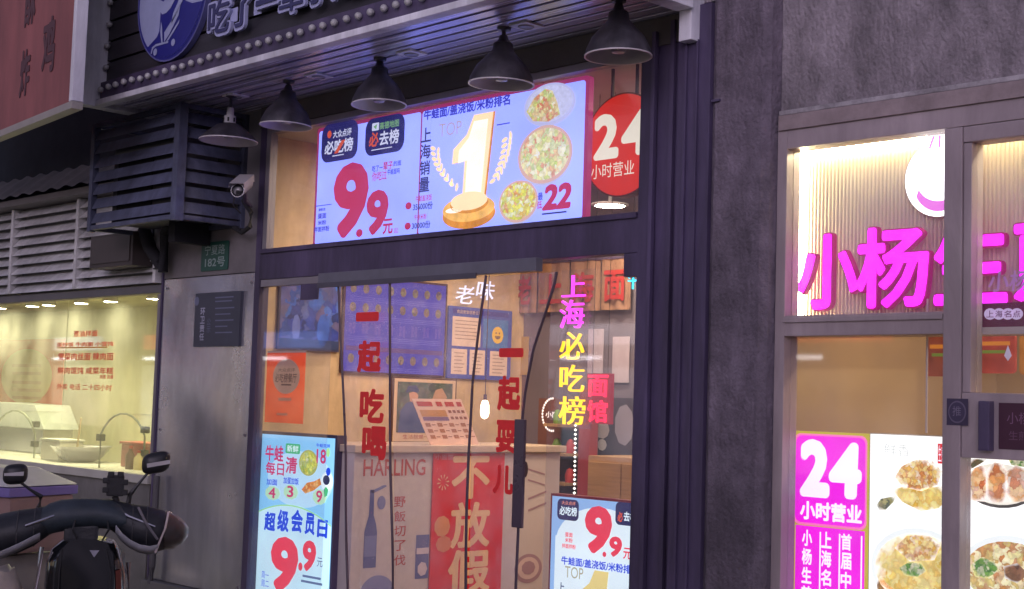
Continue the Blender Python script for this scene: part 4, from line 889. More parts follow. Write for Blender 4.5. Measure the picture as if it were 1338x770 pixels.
for q in ((0.06, 0.45, 0.50, 0.86), (0.06, 0.06, 0.30, 0.41), (0.34, 0.06, 0.58, 0.41), (0.66, 0.06, 0.94, 0.41)):
    o_ = bb.rect('paper_sheet', q_(b, *q), PAPER, 1)
    for k in range(6): bb.rect('print_line', q_(b, q[0] + 0.04, q[3] - 0.05 - k * 0.05, q[2] - 0.04 - 0.02 * (k % 3), q[3] - 0.062 - k * 0.05), flat((170, 150, 150), 0.7), 2)
bb.rect('blue_card', q_(b, 0.54, 0.45, 0.94, 0.86), flat((72, 128, 205), 0.6), 1)
sm = q_(b, 0.68, 0.52, 0.86, 0.76); bb.disc('smiling_face', sm, flat((250, 205, 60), 0.5), 2)
for u in (0.35, 0.65): bb.disc('eye', q_(sm, u - 0.06, 0.55, u + 0.06, 0.68), flat((120, 90, 30), 0.5), 3, 0, 10)
bb.poly('mouth', [(sm[0] + (sm[2] - sm[0]) * (0.5 + 0.25 * math.cos(R(a))), sm[1] + (sm[3] - sm[1]) * (0.45 + 0.2 * math.sin(R(a)))) for a in range(180, 361, 20)], flat((120, 90, 30), 0.5), 3)
ph = Sign('framed_photograph', 'framed picture of a person in blue cap and jacket above the counter', 'picture', XW + 0.02, 1.5, 1.28, RZ)
b = PXX(XW+0.02,514,496,594,577)
ph.rect('frame', (b[0] - 0.012, b[1] - 0.012, b[2] + 0.012, b[3] + 0.012), flat((92, 60, 44), 0.4), 0, 0.02)
ph.rect('mount', b, flat((225, 195, 160), 0.6), 1)
im = q_(b, 0.05, 0.14, 0.95, 0.95)
ph.rect('picture', im, food('foliage_picture', [(50, 74, 62), (84, 104, 84), (110, 120, 104), (66, 92, 80)], 22), 2)
def fig(name, pts, c, lay): ph.poly(name, [(im[0] + (im[2] - im[0]) * u, im[1] + (im[3] - im[1]) * v) for u, v in pts], flat(c, 0.6), lay)
fig('jacket', [(0.03, 0.0), (0.06, 0.42), (0.16, 0.58), (0.30, 0.64), (0.40, 0.55), (0.46, 0.30), (0.55, 0.24), (0.5, 0.0)], (58, 78, 130), 3)
fig('face', [(0.22, 0.62), (0.20, 0.78), (0.30, 0.82), (0.37, 0.74), (0.35, 0.64), (0.28, 0.60)], (214, 160, 130), 4)
fig('cap', [(0.14, 0.78), (0.18, 0.92), (0.32, 0.94), (0.38, 0.84), (0.36, 0.79), (0.22, 0.82)], (52, 66, 112), 5)
fig('straw_hat', [(0.62, 0.66), (0.68, 0.86), (0.80, 0.90), (0.90, 0.72), (0.86, 0.64)], (190, 150, 120), 3)
ph.text('生活就是一碗好面条', q_(b, 0.16, 0.04, 0.92, 0.11), flat((170, 70, 50), 0.6), 2)
wn = Sign('white_neon_script', 'white neon script on the beige wall above the blue notice board', 'neon sign', XW + 0.03, 1.85, 2.28, RZ)
WN = emit((225, 228, 255), 1.3)
wn.text('老', PXX(XW+0.03,594,373,617,397), WN, 0, 0.0, 0.006, slant=0.2); wn.text('味', PXX(XW+0.03,621,367,644,392), WN, 0, 0.0, 0.006, slant=0.2)

# ---------------------------------------------------------------- order counter
XC = -6.6
ctr = thing('order_counter', 'order counter with white printed front panels and a pale top', 'counter', (-7.0, 1.0, 0.02))
ya, yb = 0.10, 1.82; zc = 1.235
bx('carcass', WHITEC, ctr, -7.1, XC - 0.012, ya, yb, 0.02, zc, 0.003)
bx('worktop', mat('pale_worktop', (0.58, 0.47, 0.37), 0.4, 0, 0.08, 5), ctr, -7.14, XC + 0.03, ya - 0.02, yb + 0.03, zc + 0.002, zc + 0.045, 0.006)
for y0, y1 in ((ya, 0.685), (1.292, yb)): bx('front_panel', WHITEC, ctr, XC - 0.010, XC, y0, y1, 0.06, zc - 0.002, 0.002)
hl = Sign('bottle_print', 'white counter front print of a blue bottle and red HARLING lettering', 'print', XC + 0.002, 0.4, 0.1, RZ)
CR = flat((186, 70, 64), 0.6); SB = flat((84, 96, 150), 0.6); SB2 = flat((120, 130, 175), 0.6)
hl.text('HARLING', PXX(XC+0.002,475,600,556,622), CR, 0, 0.012)
for ch, yy in zip('野飯切了伐', (649, 668, 687, 706, 725)): hl.text(ch, PXX(XC+0.002,515,yy,530,yy+14), CR, 0, 0.01)
b = PXX(XC+0.002,471,638,497,742)
hl.poly('bottle', [(b[0] + (b[2] - b[0]) * u, b[1] + (b[3] - b[1]) * v) for u, v in ((0.2, 0.0), (0.2, 0.45), (0.3, 0.56), (0.4, 0.66), (0.42, 0.98), (0.62, 0.98), (0.64, 0.66), (0.76, 0.56), (0.84, 0.45), (0.84, 0.0))], SB, 0)
hl.rect('label', q_(b, 0.22, 0.14, 0.82, 0.40), SB2, 1); hl.poly('straw', [PPX(XC+0.002,485,642), PPX(XC+0.002,501,634), PPX(XC+0.002,505,634), PPX(XC+0.002,505,636), PPX(XC+0.002,487,645)], SB2, 0)
hl.disc('round_mark', PXX(XC+0.002,493,648,504,666), SB2, 0, 0, 16)
hl.rect('cup', PXX(XC+0.002,543,699,560,756), SB, 0); hl.rect('cup_band', PXX(XC+0.002,544,716,560,724), flat((214, 200, 205), 0.6), 1); hl.disc('cup_pattern', PXX(XC+0.002,545,734,558,753), flat((214, 200, 205), 0.6), 1, 0, 7)
hl.disc('round_mark', PXX(XC+0.002,470,752,515,800), SB2, 0)
rp = Sign('red_counter_panel', 'red counter panel with large cream brush characters', 'panel', XC + 0.002, 1.0, 0.06, RZ)
b = PXX(XC+0.002,564,589,657,770)
rp.rect('sheet', (b[0], 0.06, b[2], zc - 0.004), flat((224, 16, 30), 0.5), 0, 0.010)
CM = flat((244, 200, 150), 0.6)
for ch, q in (('不', (590, 596, 640, 652)), ('放', (588, 656, 640, 716)), ('假', (585, 718, 640, 775))): rp.text(ch, PXX(XC+0.002,*q), CM, 1, 0.03)
fwk = PXX(XC+0.002,570,621,588,640); fc = ((fwk[0] + fwk[2]) / 2, (fwk[1] + fwk[3]) / 2)
for k in range(10):
    a = R(36 * k + 8); d0, d1 = 0.016, 0.048
    rp.poly('firework_ray', [(fc[0] + d0 * math.cos(a), fc[1] + d0 * math.sin(a)), (fc[0] + d1 * math.cos(a - 0.1), fc[1] + d1 * math.sin(a - 0.1)), (fc[0] + d1 * math.cos(a + 0.1), fc[1] + d1 * math.sin(a + 0.1))], CM, 1)
rp.text('小面馆', PXX(XC+0.002,569,594,592,601), flat((225, 150, 160), 0.6), 1)
rp.disc('flower_print', PXX(XC+0.002,567,674,588,702), flat((226, 150, 100), 0.6), 1, 0, 9); rp.disc('flower_print', PXX(XC+0.002,569,700,590,722), flat((222, 130, 90), 0.6), 1, 0, 8)
wp = Sign('bowl_print', 'white counter front print of chopsticks and a round bowl at far end', 'print', XC + 0.002, 1.6, 0.1, RZ)
GP = flat((170, 140, 150), 0.6)
wp.disc('bowl_ring', PXX(XC+0.002,672,724,708,762), GP, 0); wp.disc('bowl_inside', PXX(XC+0.002,676,728,704,757), flat((214, 190, 185), 0.6), 1); wp.disc('bowl_ring', PXX(XC+0.002,681,733,699,751), GP, 2, 0, 9)
for y0 in (651, 666): wp.poly('chopstick', [PPX(XC+0.002,690,y0), PPX(XC+0.002,714,y0-10), PPX(XC+0.002,714,y0-7.5), PPX(XC+0.002,690,y0+2.5)], GP, 0)
for y0 in (612, 626): wp.poly('stroke', [PPX(XC+0.002,690,y0), PPX(XC+0.002,712,y0+7), PPX(XC+0.002,712,y0+9), PPX(XC+0.002,690,y0+2)], GP, 0)
wp.disc('hair_print', PXX(XC+0.002,683,603,690,624), flat((60, 50, 66), 0.6), 0, 0, 14)
# menu card on the counter
mc = Sign('menu_card', 'slanted printed menu card standing on the counter', 'menu card', XC - 0.05, 0.78, zc + 0.045, RZ)
def mp_(u, v):   # u right, v up on the leaning sheet
    A, B, D = PPX(XC-0.05,563,582), PPX(XC-0.05,626,581), PPX(XC-0.05,538,521)
    return (A[0] + (B[0] - A[0]) * u + (D[0] - A[0]) * v, A[1] + (B[1] - A[1]) * u + (D[1] - A[1]) * v)
def mq(name, u0, v0, u1, v1, c, lay, th=0.0): mc.poly(name, [mp_(u0, v0), mp_(u0, v1), mp_(u1, v1), mp_(u1, v0)], c if not isinstance(c, tuple) else flat(c, 0.6), lay, th)
mq('sheet', 0, 0, 1, 1, (240, 205, 185), 0, 0.006)
for u0, u1 in ((0.06, 0.36), (0.44, 0.56), (0.62, 0.80), (0.86, 0.96)): mq('heading', u0, 0.84, u1, 0.94, (190, 60, 50), 1)
mq('picture_strip', 0.06, 0.62, 0.58, 0.76, (205, 150, 90), 1); mq('picture_strip', 0.06, 0.53, 0.58, 0.61, (130, 100, 140), 1)
for k in range(4):
    for r_ in range(2): mq('dish', 0.63 + 0.09 * k, 0.70 - 0.14 * r_, 0.69 + 0.09 * k, 0.76 - 0.14 * r_, (150, 90, 70), 1)
    for r_ in range(3): mq('dish', 0.06 + 0.24 * k, 0.40 - 0.13 * r_, 0.16 + 0.24 * k, 0.48 - 0.13 * r_, (176, 120, 90), 1); mq('print_line', 0.18 + 0.24 * k, 0.43 - 0.13 * r_, 0.26 + 0.24 * k, 0.45 - 0.13 * r_, (160, 110, 100), 1)
# little lamp
la = thing('counter_lamp', 'small glowing oval lamp hanging over the counter end', 'lamp', PPX3(-6.75,633,548))
MB().lathe([(0.0, 0.0), (0.022, 0.012), (0.030, 0.04), (0.028, 0.09), (0.018, 0.12), (0.0, 0.125)], n=20).build('bulb', emit((255, 232, 190), 6.0, lamp=True), la, smooth=True, local=True)
MB().tube([(0, 0, 0.124), (0, 0, 0.16)], 0.012, 10).build('socket', DARK, la, local=True)
MB().tube([(0, 0, 0.16), (0, 0, 3.22 - PPX3(-6.75,633,548)[2])], 0.003, 6).build('cord', DARK, la, local=True)

# ---------------------------------------------------------------- back of the room: noren, neon, shelf
YN = 2.36
nr = Sign('noren_cloth', 'brownish hanging cloth with red characters at the back of the room', 'cloth', YN, -7.0, 2.2)
CL = mat('noren_cloth', (0.32, 0.18, 0.12), 0.9, 0, 0.12, 20, 0.1, 60)
z0 = PP(YN,740,407)[1]
xs = [PP(YN,668,380)[0] + 0.02, PP(YN,700,380)[0], PP(YN,742,380)[0], PP(YN,783,380)[0], PP(YN,824,380)[0]]
bx('rod', DARK, nr.root, xs[0] - 0.02, xs[-1] + 0.05, YN + 0.005, YN + 0.02, z0 + 0.36, z0 + 0.375)
for k, ch in enumerate('老上海面'):
    x0, x1 = xs[k] + 0.006, xs[k + 1] - 0.006
    m = MB(); n_ = 10
    for i in range(n_ + 1):
        for z in (z0 + 0.36, z0 + 0.18, z0): m.v.append((x0 + (x1 - x0) * i / n_, YN + 0.012 + 0.012 * math.sin(i * 1.3 + k) * (1 if z < z0 + 0.3 else 0.3), z))
    for i in range(n_):
        for j in range(2): a_ = i * 3 + j; m.f.append((a_, a_ + 3, a_ + 4, a_ + 1))
    m.build('cloth_panel', CL, nr.root, smooth=True)
    nr.text(ch, (x0 + 0.04, z0 + 0.06, x1 - 0.04, z0 + 0.28), flat((170, 40, 40), 0.8), 4, 0.03)
YNe = 0.22
nl = Sign('tall_neon_sign', 'magenta and yellow neon characters hanging behind the right pane', 'neon sign', YNe, -4.97, 1.45)
NM = emit((255, 60, 235), NEON_S, lamp=True); NY = emit((255, 196, 20), NEON_S, lamp=True)
for ch, q in (('上', (736, 360, 766, 388)), ('海', (733, 392, 764, 429))): nl.text(ch, PXY(YNe,*q), NM, 0, -0.004, 0.012)
for ch, q in (('必', (733, 434, 764, 470)), ('吃', (733, 477, 764, 512)), ('榜', (732, 518, 765, 555))): nl.text(ch, PXY(YNe,*q), NY, 0, 0.0, 0.012)
nb_ = PXY(YNe,728,352,772,560)
nl.rect('acrylic_back', nb_, glass('acrylic', (0.93, 0.9, 0.93), 0.6, 0.02), -12, 0.004)
for u in (0.25, 0.75): bx('wire', RUB, nl.root, nb_[0] + (nb_[2] - nb_[0]) * u - 0.001, nb_[0] + (nb_[2] - nb_[0]) * u + 0.001, YNe + 0.019, YNe + 0.021, nb_[3], 3.22)
rn = Sign('red_neon_sign', 'red glowing noodle house characters beside the yellow neon', 'neon sign', 0.5, -4.9, 1.45)
b = PXY(0.5,766,488,797,554)
rn.rect('box', (b[0], b[1], b[2], b[3]), emit((150, 16, 40), 1.0), 0, 0.03)
NR = emit((255, 26, 70), NEON_S, lamp=True)
for k, ch in enumerate('面馆'): rn.text(ch, q_(b, 0.08, 0.53 - 0.5 * k, 0.92, 0.97 - 0.5 * k), NR, 1, 0.02, 0.006)
bx('wire', RUB, rn.root, b[0] + 0.03, b[0] + 0.032, 0.51, 0.512, b[3], 3.22)
bx('wire', RUB, rn.root, b[2] - 0.03, b[2] - 0.028, 0.51, 0.512, b[3], 3.22)
cy = Sign('cyan_neon_sign', 'small cyan neon stroke beside the right door post', 'neon sign', 0.2, -4.5, 2.0)
cb = PXY(0.2,822,352,834,378)
cy.text('牛', cb, emit((70, 225, 255), NEON_S), 0, 0.0, 0.01)
bx('wire', RUB, cy.root, cb[0] + 0.02, cb[0] + 0.022, 0.2, 0.202, cb[3] - 0.005, 3.22)
ri = Sign('ring_sign', 'dotted white ring sign with small lettering on brown board', 'sign', 2.2, -6.9, 1.3)
b = PXY(2.2,703,521,737,598)
ri.rect('board', (b[0], PP(2.2,720,584)[1] - 0.6, b[2] + 0.3, b[3]), mat('brown_board', (0.20, 0.09, 0.08), 0.6), 0, 0.03)
rc = PP(2.2,722,542); rx_ = PXY(2.2,708,528,736,557)
for k in range(18):
    a = R(90 + 11 * k); ri.disc('ring_dot', (lambda x, z: (x - 0.009, z - 0.009, x + 0.009, z + 0.009))(rc[0] + 0.10 * math.cos(a), rc[1] + 0.115 * math.sin(a)), emit((255, 240, 230), 1.4), 1, 0, 8)
ri.text('小面', PXY(2.2,713,538,729,546), emit((255, 240, 230), 1.2), 1, 0.02)
ls = thing('light_string', 'vertical string of tiny white lights on a red post', 'string lights', PP3(1.9,751,660))
A = PP3(1.9,752,556); B = PP3(1.9,750,668)
bx('post', mat('red_post', (0.35, 0.05, 0.06), 0.5), ls, A[0] + 0.03, A[0] + 0.13, 1.9, 1.98, 0.02, A[2] + 0.25, 0.004)
led = None
for k in range(20):
    p = (A[0] + (B[0] - A[0]) * k / 19, 1.9, A[2] + (B[2] - A[2]) * k / 19)
    if led is None: led = MB().lathe([(0, -0.010), (0.010, 0), (0, 0.010)], n=8).build('bead', emit((255, 250, 230), 3.0), ls, local=True); o = led
    else: o = led.copy(); C.objects.link(o)
    o.location = Vector(p) - Vector(ls.location)
gp = thing('green_shelf', 'shelf of green and red trinkets beside the light string', 'shelf', (PP3(2.1,732,640)[0], 2.1, 0.02))
b = PXY(2.1,718,562,748,720)
bx('back', mat('green_dim', (0.10, 0.15, 0.08), 0.7, 0, 0.6, 18), gp, b[0], b[2], 2.2, 2.22, 0.02, b[3])
for k in range(5): bx('shelf_board', WOOD, gp, b[0], b[2], 2.02, 2.2, b[1] + 0.05 + k * 0.2, b[1] + 0.07 + k * 0.2, 0.002)
for k in range(10): MB().lathe([(0.03, 0), (0.035, 0.05), (0.02, 0.09), (0.0, 0.1)], (b[0] + 0.06 + (k % 3) * 0.13, 2.1, b[1] + 0.071 + (k // 2) * 0.2), 10).build('trinket', flat([(120, 160, 70), (190, 60, 60), (200, 190, 120)][k % 3], 0.5), gp, smooth=True)
sd = thing('wooden_shelf', 'light wooden cupboard low at the back right of the room', 'cupboard', (PP3(1.9,800,680)[0], 1.9, 0.02))
b = PXY(1.9,766,598,860,760)
bx('body', WOOD, sd, b[0], b[2], 1.9, 2.35, 0.02, b[3], 0.005)
bx('door', mat('wood_door', (0.40, 0.25, 0.12), 0.5, 0, 0.25, 5, 0, 1, (0.3, 1, 4)), sd, b[0] + 0.02, (b[0] + b[2]) / 2 - 0.005, 1.885, 1.9, 0.08, b[3] - 0.04, 0.003)
bx('door', mat('wood_door', (0.40, 0.25, 0.12), 0.5), sd, (b[0] + b[2]) / 2 + 0.005, b[2] - 0.02, 1.885, 1.9, 0.08, b[3] - 0.04, 0.003)
pp = Sign('dark_picture', 'dark picture with pale figures on the back wall above the cupboard', 'picture', 2.38, -6.6, 1.3)
b = PXY(2.38,772,520,835,598)
pp.rect('frame', b, flat((70, 62, 76), 0.5), 0, 0.015)
for q, c in (((0.1, 0.3, 0.4, 0.6), (190, 180, 185)), ((0.15, 0.1, 0.35, 0.3), (200, 196, 200)), ((0.5, 0.2, 0.9, 0.9), (150, 146, 165)), ((0.05, 0.65, 0.45, 0.92), (110, 100, 120))): pp.disc('figure', q_(b, *q), flat(c, 0.6), 1, 0, 9)
for k, (px_, py_, w_, h_) in enumerate(((676, 440, 14, 50), (768, 430, 20, 70), (800, 440, 22, 60))):
    s_ = Sign('wall_sheet', ['yellowish slip of paper pinned on the pale back wall', 'crinkled clear film sheet on the back wall beside the neon', 'crinkled clear film sheet on the back wall near the right post'][k], 'sheet', 2.40, PP(2.40,px_,py_)[0], 1.5)
    s_.rect('sheet', PXY(2.40,px_,py_,px_ + w_,py_ + h_), [flat((190, 160, 90), 0.6), flat((190, 180, 195), 0.3), flat((196, 186, 200), 0.3)][k], 0, 0.004)

# ================================================================ dumpling shop on the right
ds = thing('dumpling_shop', 'dumpling shop with grey framed windows and lit sign box on the right', 'shop', (-2.0, 0, 0))
FR = mat('taupe_frame', (0.36, 0.30, 0.31), 0.42, 0.1, 0.15, 4, 0.04, 30, (1, 1, 0.2), grime=0.25, gscale=1.5)
bx('stile', FR, ds, -3.549, -3.50, -0.05, 0.05, 0.0, 2.812, 0.004)
bx('top_rail', FR, ds, -3.50, 2.5, -0.05, 0.05, 2.665, 2.812, 0.004)
bx('top_flashing', mat('pinkish_flashing', (0.30, 0.24, 0.24), 0.6, 0, 0.3, 8), ds, -3.54, 2.5, -0.062, -0.051, 2.745, 2.81, 0.003)
bx('mullion', FR, ds, -2.765, -2.69, -0.055, 0.03, 0.0, 2.663, 0.004)
bx('transom', FR, ds, -3.50, -2.767, -0.05, 0.05, 1.868, 1.955, 0.004)
bx('transom_lip', FR, ds, -3.50, -2.767, -0.06, -0.051, 1.925, 1.945, 0.002)
bx('door_rail', FR, ds, -2.688, -1.2, -0.05, 0.05, 2.602, 2.663, 0.004)
bx('door_rail', FR, ds, -2.688, -1.2, -0.05, 0.05, 1.40, 1.645, 0.004)
bx('door_stile', FR, ds, -2.688, -2.655, -0.045, 0.045, 1.646, 2.60, 0.003)
bx('pane', GLASS, ds, -3.50, -2.767, -0.004, 0.002, 1.957, 2.663)
bx('pane', GLASS, ds, -3.50, -2.767, -0.004, 0.002, 0.1, 1.866)
bx('pane', GLASS, ds, -2.654, -1.2, -0.004, 0.002, 1.646, 2.60)
bx('pane', GLASS, ds, -2.688, -1.2, -0.004, 0.002, 0.1, 1.398)
bx('door_handle', DARK, ds, -2.60, -2.555, -0.09, -0.051, 1.43, 1.615, 0.006)
bx('wall', BROWNW, ds, -3.93, -3.86, 0.06, 2.6, 0, 2.74)
bx('wall', BROWNW, ds, -3.86, 3.0, 2.5, 2.6, 0, 2.74)
bx('wall', BROWNW, ds, 2.9, 3.0, 0.06, 2.5, 0, 2.74)
bx('ceiling', CEIL, ds, -3.86, 2.9, 0.06, 2.5, 2.74, 2.80)
bx('floor', FLOORT, ds, -3.86, 2.9, 0.06, 2.5, -0.02, 0.02)
for i, (x, y) in enumerate(((-3.0, 1.0), (-1.6, 1.0), (-2.4, 1.9), (-0.6, 1.5))):
    l = thing('shop_ceiling_light', 'round lit ceiling lamp inside the dumpling shop', 'light', (x, y, 2.74), 0, 'ceiling lamps of the dumpling shop')
    MB().lathe([(0.0, -0.010), (0.09, -0.010), (0.09, -0.006)]).build('lamp_disc', emit((255, 214, 165), DUMP_S, lamp=True), l, local=True)
    MB().lathe([(0.092, -0.001), (0.092, -0.016), (0.115, -0.012), (0.115, -0.001)]).build('rim', WHITEP, l, local=True)

# sign box behind the transom glass
YF = 0.17
sb = thing('fluted_sign_box', 'fluted cream sign box with bright edge lighting behind transom glass', 'sign box', (-2.4, YF, 1.96))
flm = mat('fluted_cream', (0.66, 0.56, 0.44), 0.3, 0, 0.05, 4)
m = MB(); x = -3.655; k = 0
while x < -0.6:
    for dx, dy in ((0.0, 0.0), (0.0045, -0.0045), (0.009, -0.0055), (0.0135, -0.0045)):
        m.v += [(x + dx, YF + dy, 1.90), (x + dx, YF + dy, 2.735)]
    x += 0.018
for i in range(len(m.v) // 2 - 1): m.f.append((2 * i, 2 * i + 2, 2 * i + 3, 2 * i + 1))
m.build('fluted_panel', flm, sb, smooth=False)
LED = emit((255, 244, 190), LED_S, 0.1, 20, True)
bx('led_strip', LED, sb, -3.575, -3.56, YF - 0.03, YF - 0.008, 1.93, 2.70)
bx('led_strip', LED, sb, -3.555, -0.7, YF - 0.03, YF - 0.008, 2.690, 2.705)
bx('side_board', flm, sb, -3.70, -3.58, 0.055, YF + 0.02, 1.90, 2.735)
bx('shelf', flm, sb, -3.58, -0.6, 0.055, YF, 1.87, 1.898)
# round dumpling emblem
de = Sign('dumpling_emblem', 'round white glowing dumpling emblem above the magenta letters', 'sign', YF - 0.03, -2.95, 2.35)
b = PXY(YF-0.03,1183,177,1276,283); WB = emit((255, 252, 246), EMB_S, lamp=True); MS = emit((240, 120, 230), 1.0)
r_ = (b[2] - b[0]) / 2; cxx, czz = (b[0] + b[2]) / 2, b[1] + (b[2] - b[0]) / 2; b = (cxx - r_, czz - r_, cxx + r_, czz + r_)
de.disc('side', (b[0] - 0.004, b[1] - 0.004, b[2] + 0.008, b[3] + 0.004), flat((150, 120, 110), 0.5), 0, 0.02, 40)
de.disc('body', b, WB, 1, 0, 40)
de.poly('neck', [(cxx - r_ * 0.5, czz + r_ * 0.80), (cxx - r_ * 0.36, czz + r_ * 1.12), (cxx - r_ * 0.40, czz + r_ * 1.38), (cxx + r_ * 0.40, czz + r_ * 1.38), (cxx + r_ * 0.36, czz + r_ * 1.12), (cxx + r_ * 0.5, czz + r_ * 0.80)], WB, 1.3)
de.poly('smile', [(cxx + r_ * 0.74 * math.cos(R(a)), czz - 0.02 + r_ * 0.74 * math.sin(R(a))) for a in range(205, 336, 10)] + [(cxx + r_ * 0.66 * math.cos(R(a)), czz + r_ * 0.60 * math.sin(R(a))) for a in range(335, 204, -10)], MS, 2)
for dx, sl_ in ((-0.30, -0.12), (-0.02, 0.0), (0.26, 0.12)): de.poly('pleat', [(cxx + r_ * (dx - 0.03), czz + r_ * 0.78), (cxx + r_ * (dx - 0.03 - sl_), czz + r_ * 1.1), (cxx + r_ * (dx + 0.04 - sl_), czz + r_ * 1.1), (cxx + r_ * (dx + 0.03), czz + r_ * 0.78)], MS, 2)
# magenta channel letters
YL = 0.13
ml = Sign('magenta_letter_sign', 'big glowing magenta letters inside the sign box above the dumpling window', 'sign', YL, -2.8, 1.95)
MGL = emit((255, 40, 250), MAG_S, 0.35, 14, True); MGS = emit((190, 14, 120), 0.4)
for ch, q in (('小', (1047, 307, 1127, 405)), ('杨', (1125, 297, 1219, 403)), ('生', (1226, 286, 1322, 399)), ('煎', (1330, 276, 1440, 394))):
    b = PXY(YL,*q)
    ml.text(ch, (b[0] - 0.006, b[1] - 0.006, b[2] + 0.006, b[3] + 0.006), MGS, 0, 0.040, 0.030, name='letter_side')
    ml.text(ch, b, MGL, 21, 0.024, 0.004, name='letter_face')
# red band with white round characters under the letters
rbd = Sign('red_band_sign', 'dark red strip with four pale round characters below magenta letters', 'sign', 0.06, -2.5, 1.89)
b = PXY(0.06,1266,396,1345,429)
rbd.rect('strip', (b[0] - 0.05, b[1], b[2] + 0.9, b[3]), flat((120, 26, 58), 0.5), 0, 0.02)
for k, ch in enumerate('上海名点'):
    q = PXY(0.06,1286+11.5*k,403,1297+11.5*k,418); q = (q[0], q[1], q[0] + 0.05, q[3]); rbd.disc('round_plate', q, emit((215, 190, 225), 0.7), 1, 0, 20); rbd.text(ch, q_(q, 0.2, 0.2, 0.8, 0.8), flat((130, 60, 120), 0.5), 2, 0.01)
sx = Sign('script_reflection', 'pale script on the door glass, a painted reflection over the magenta letters', 'lettering', -0.006, -2.45, 2.05)  # script mirrored in the glass, laid on it as flat colour
sx.text('小杨', PXY(-0.006,1290,354,1345,381), flat((205, 160, 215), 0.4), 0, 0.02, slant=0.1)

# 24 hour light box and dish pictures behind the lower panes
Y4 = 0.12
t4 = Sign('magenta_24_hour_box', 'magenta 24 hour light box with white lettering and yellow frame', 'light box', Y4, -3.4, 0.2)
X0, X1, ZT = PP(Y4,1034,563)[0], PP(Y4,1136,567)[0], PP(Y4,1085,565)[1]
t4.rect('frame', (X0, 0.2, X1, ZT), emit((206, 190, 60), 0.85, 0.1), 0, 0.05)
MP = emit((250, 16, 225), B24_S, 0.08, 4, True); PW = emit((255, 244, 255), B24_S * 1.1)
t4.rect('panel_edge', PXY(Y4,1038,568,1133,689), emit((255, 120, 190), B24_S), 1, 0, 0.03); t4.rect('panel', PXY(Y4,1040,570.5,1131,686), MP, 2, 0, 0.03)
t4.text('2', PXY(Y4,1046,574,1085,650), PW, 3, 0.06); t4.text('4', PXY(Y4,1083,578,1126,652), PW, 3, 0.06, slant=0.03)
t4.text('小时营业', PXY(Y4,1046,657,1127,682), PW, 3, 0.04)
b = PXY(Y4,1039.5,690,1130,780)
t4.rect('panel', (b[0], 0.24, b[2], b[3]), MP, 2)
for u in (0.36, 0.64, 0.95): t4.rect('divider', (b[0] + (b[2] - b[0]) * u, 0.26, b[0] + (b[2] - b[0]) * (u + 0.02), b[3] - 0.02), PW, 3)
for k, tt in enumerate(('小杨生煎馒头', '上海名点小吃', '首届中国名点')):
    x0 = b[0] + (b[2] - b[0]) * (0.10 + 0.285 * k); t4.column(tt, (x0, b[3] - 0.48, x0 + (b[2] - b[0]) * 0.15, b[3] - 0.012), PW, lay=3, bold=0.03)
def food_box(label, plane, x0, x1, zt, dishes, seal=None):
    s_ = Sign('dish_light_box', label, 'light box', plane, (x0 + x1) / 2, 0.2, 0.0, 'lit dish pictures of the dumpling shop')
    s_.rect('case', (x0 - 0.004, 0.2, x1 + 0.004, zt + 0.004), flat((200, 190, 170), 0.5), 0, 0.05)
    s_.rect('lit_face', (x0, 0.21, x1, zt), emit((255, 253, 244), FOOD_S, 0.04, lamp=True), 1)
    for lay, pts, m_ in dishes: s_.poly('dish', pts, m_, lay)
    return s_
DUM = food('dish_dumpling', [(226, 170, 60), (250, 225, 150), (200, 120, 40), (255, 240, 200)], 60, FOOD_S * 0.8, (255, 250, 240))
SOUP = food('dish_soup', [(240, 205, 90), (250, 230, 150), (230, 180, 60)], 30, FOOD_S * 0.8, (255, 250, 240))
GREE = food('dish_green_leaf', [(70, 130, 50), (120, 170, 70), (230, 225, 190), (90, 150, 60)], 60, FOOD_S * 0.7, (250, 230, 150))
BREAD = food('dish_bun', [(238, 160, 80), (250, 215, 160), (200, 104, 40), (252, 236, 214)], 30, FOOD_S * 0.7, (255, 250, 240))
PLATE = emit((228, 232, 226), FOOD_S, 0.06)
def el(x0, y0, x1, y1, n_=24):
    b = PXY(Y4,x0,y0,x1,y1); return ell((b[0] + b[2]) / 2, (b[1] + b[3]) / 2, (b[2] - b[0]) / 2, (b[3] - b[1]) / 2, n_)[::-1]
def pl(*pts): return [PP(Y4,x,y) for x, y in pts]
f1 = food_box('lit white picture of a dumpling and noodle bowls left of the mullion', Y4, X1 + 0.006, PP(Y4,1262,572)[0], PP(Y4,1185,569)[1],
    [(2, el(1146, 640, 1262, 690), emit((246, 246, 236), FOOD_S)), (3, pl((1170, 624), (1178, 610), (1198, 600), (1220, 602), (1232, 616), (1226, 634), (1204, 642), (1180, 636)), DUM), (3, pl((1166, 640), (1180, 656), (1204, 668), (1228, 664), (1246, 642), (1236, 634), (1200, 640), (1180, 636)), SOUP),
     (3, pl((1146, 660), (1152, 652), (1172, 648), (1168, 656), (1158, 666), (1150, 667)), food('dish_dark', [(90, 100, 80), (200, 190, 120), (60, 70, 60)], 40, FOOD_S * 0.6, (255, 250, 240))),
     (2, el(1138, 690, 1268, 800), PLATE), (3, el(1144, 698, 1262, 794), SOUP), (4, pl((1170, 716), (1186, 700), (1212, 698), (1230, 712), (1222, 732), (1190, 734)), DUM), (5, pl((1176, 742), (1190, 734), (1205, 736), (1212, 746), (1200, 754), (1184, 752)), GREE),
     (3, pl((1146, 762), (1152, 752), (1160, 764), (1170, 770), (1150, 790)), food('dish_brown', [(150, 100, 50), (210, 160, 90)], 40, FOOD_S * 0.6, (255, 250, 240)))])
f1.rect('red_seal', PXY(Y4,1226,580,1236,606), emit((225, 40, 50), 1.0), 3); f1.text('生煎', PXY(Y4,1227,582,1235,604), PW, 4, 0.0)
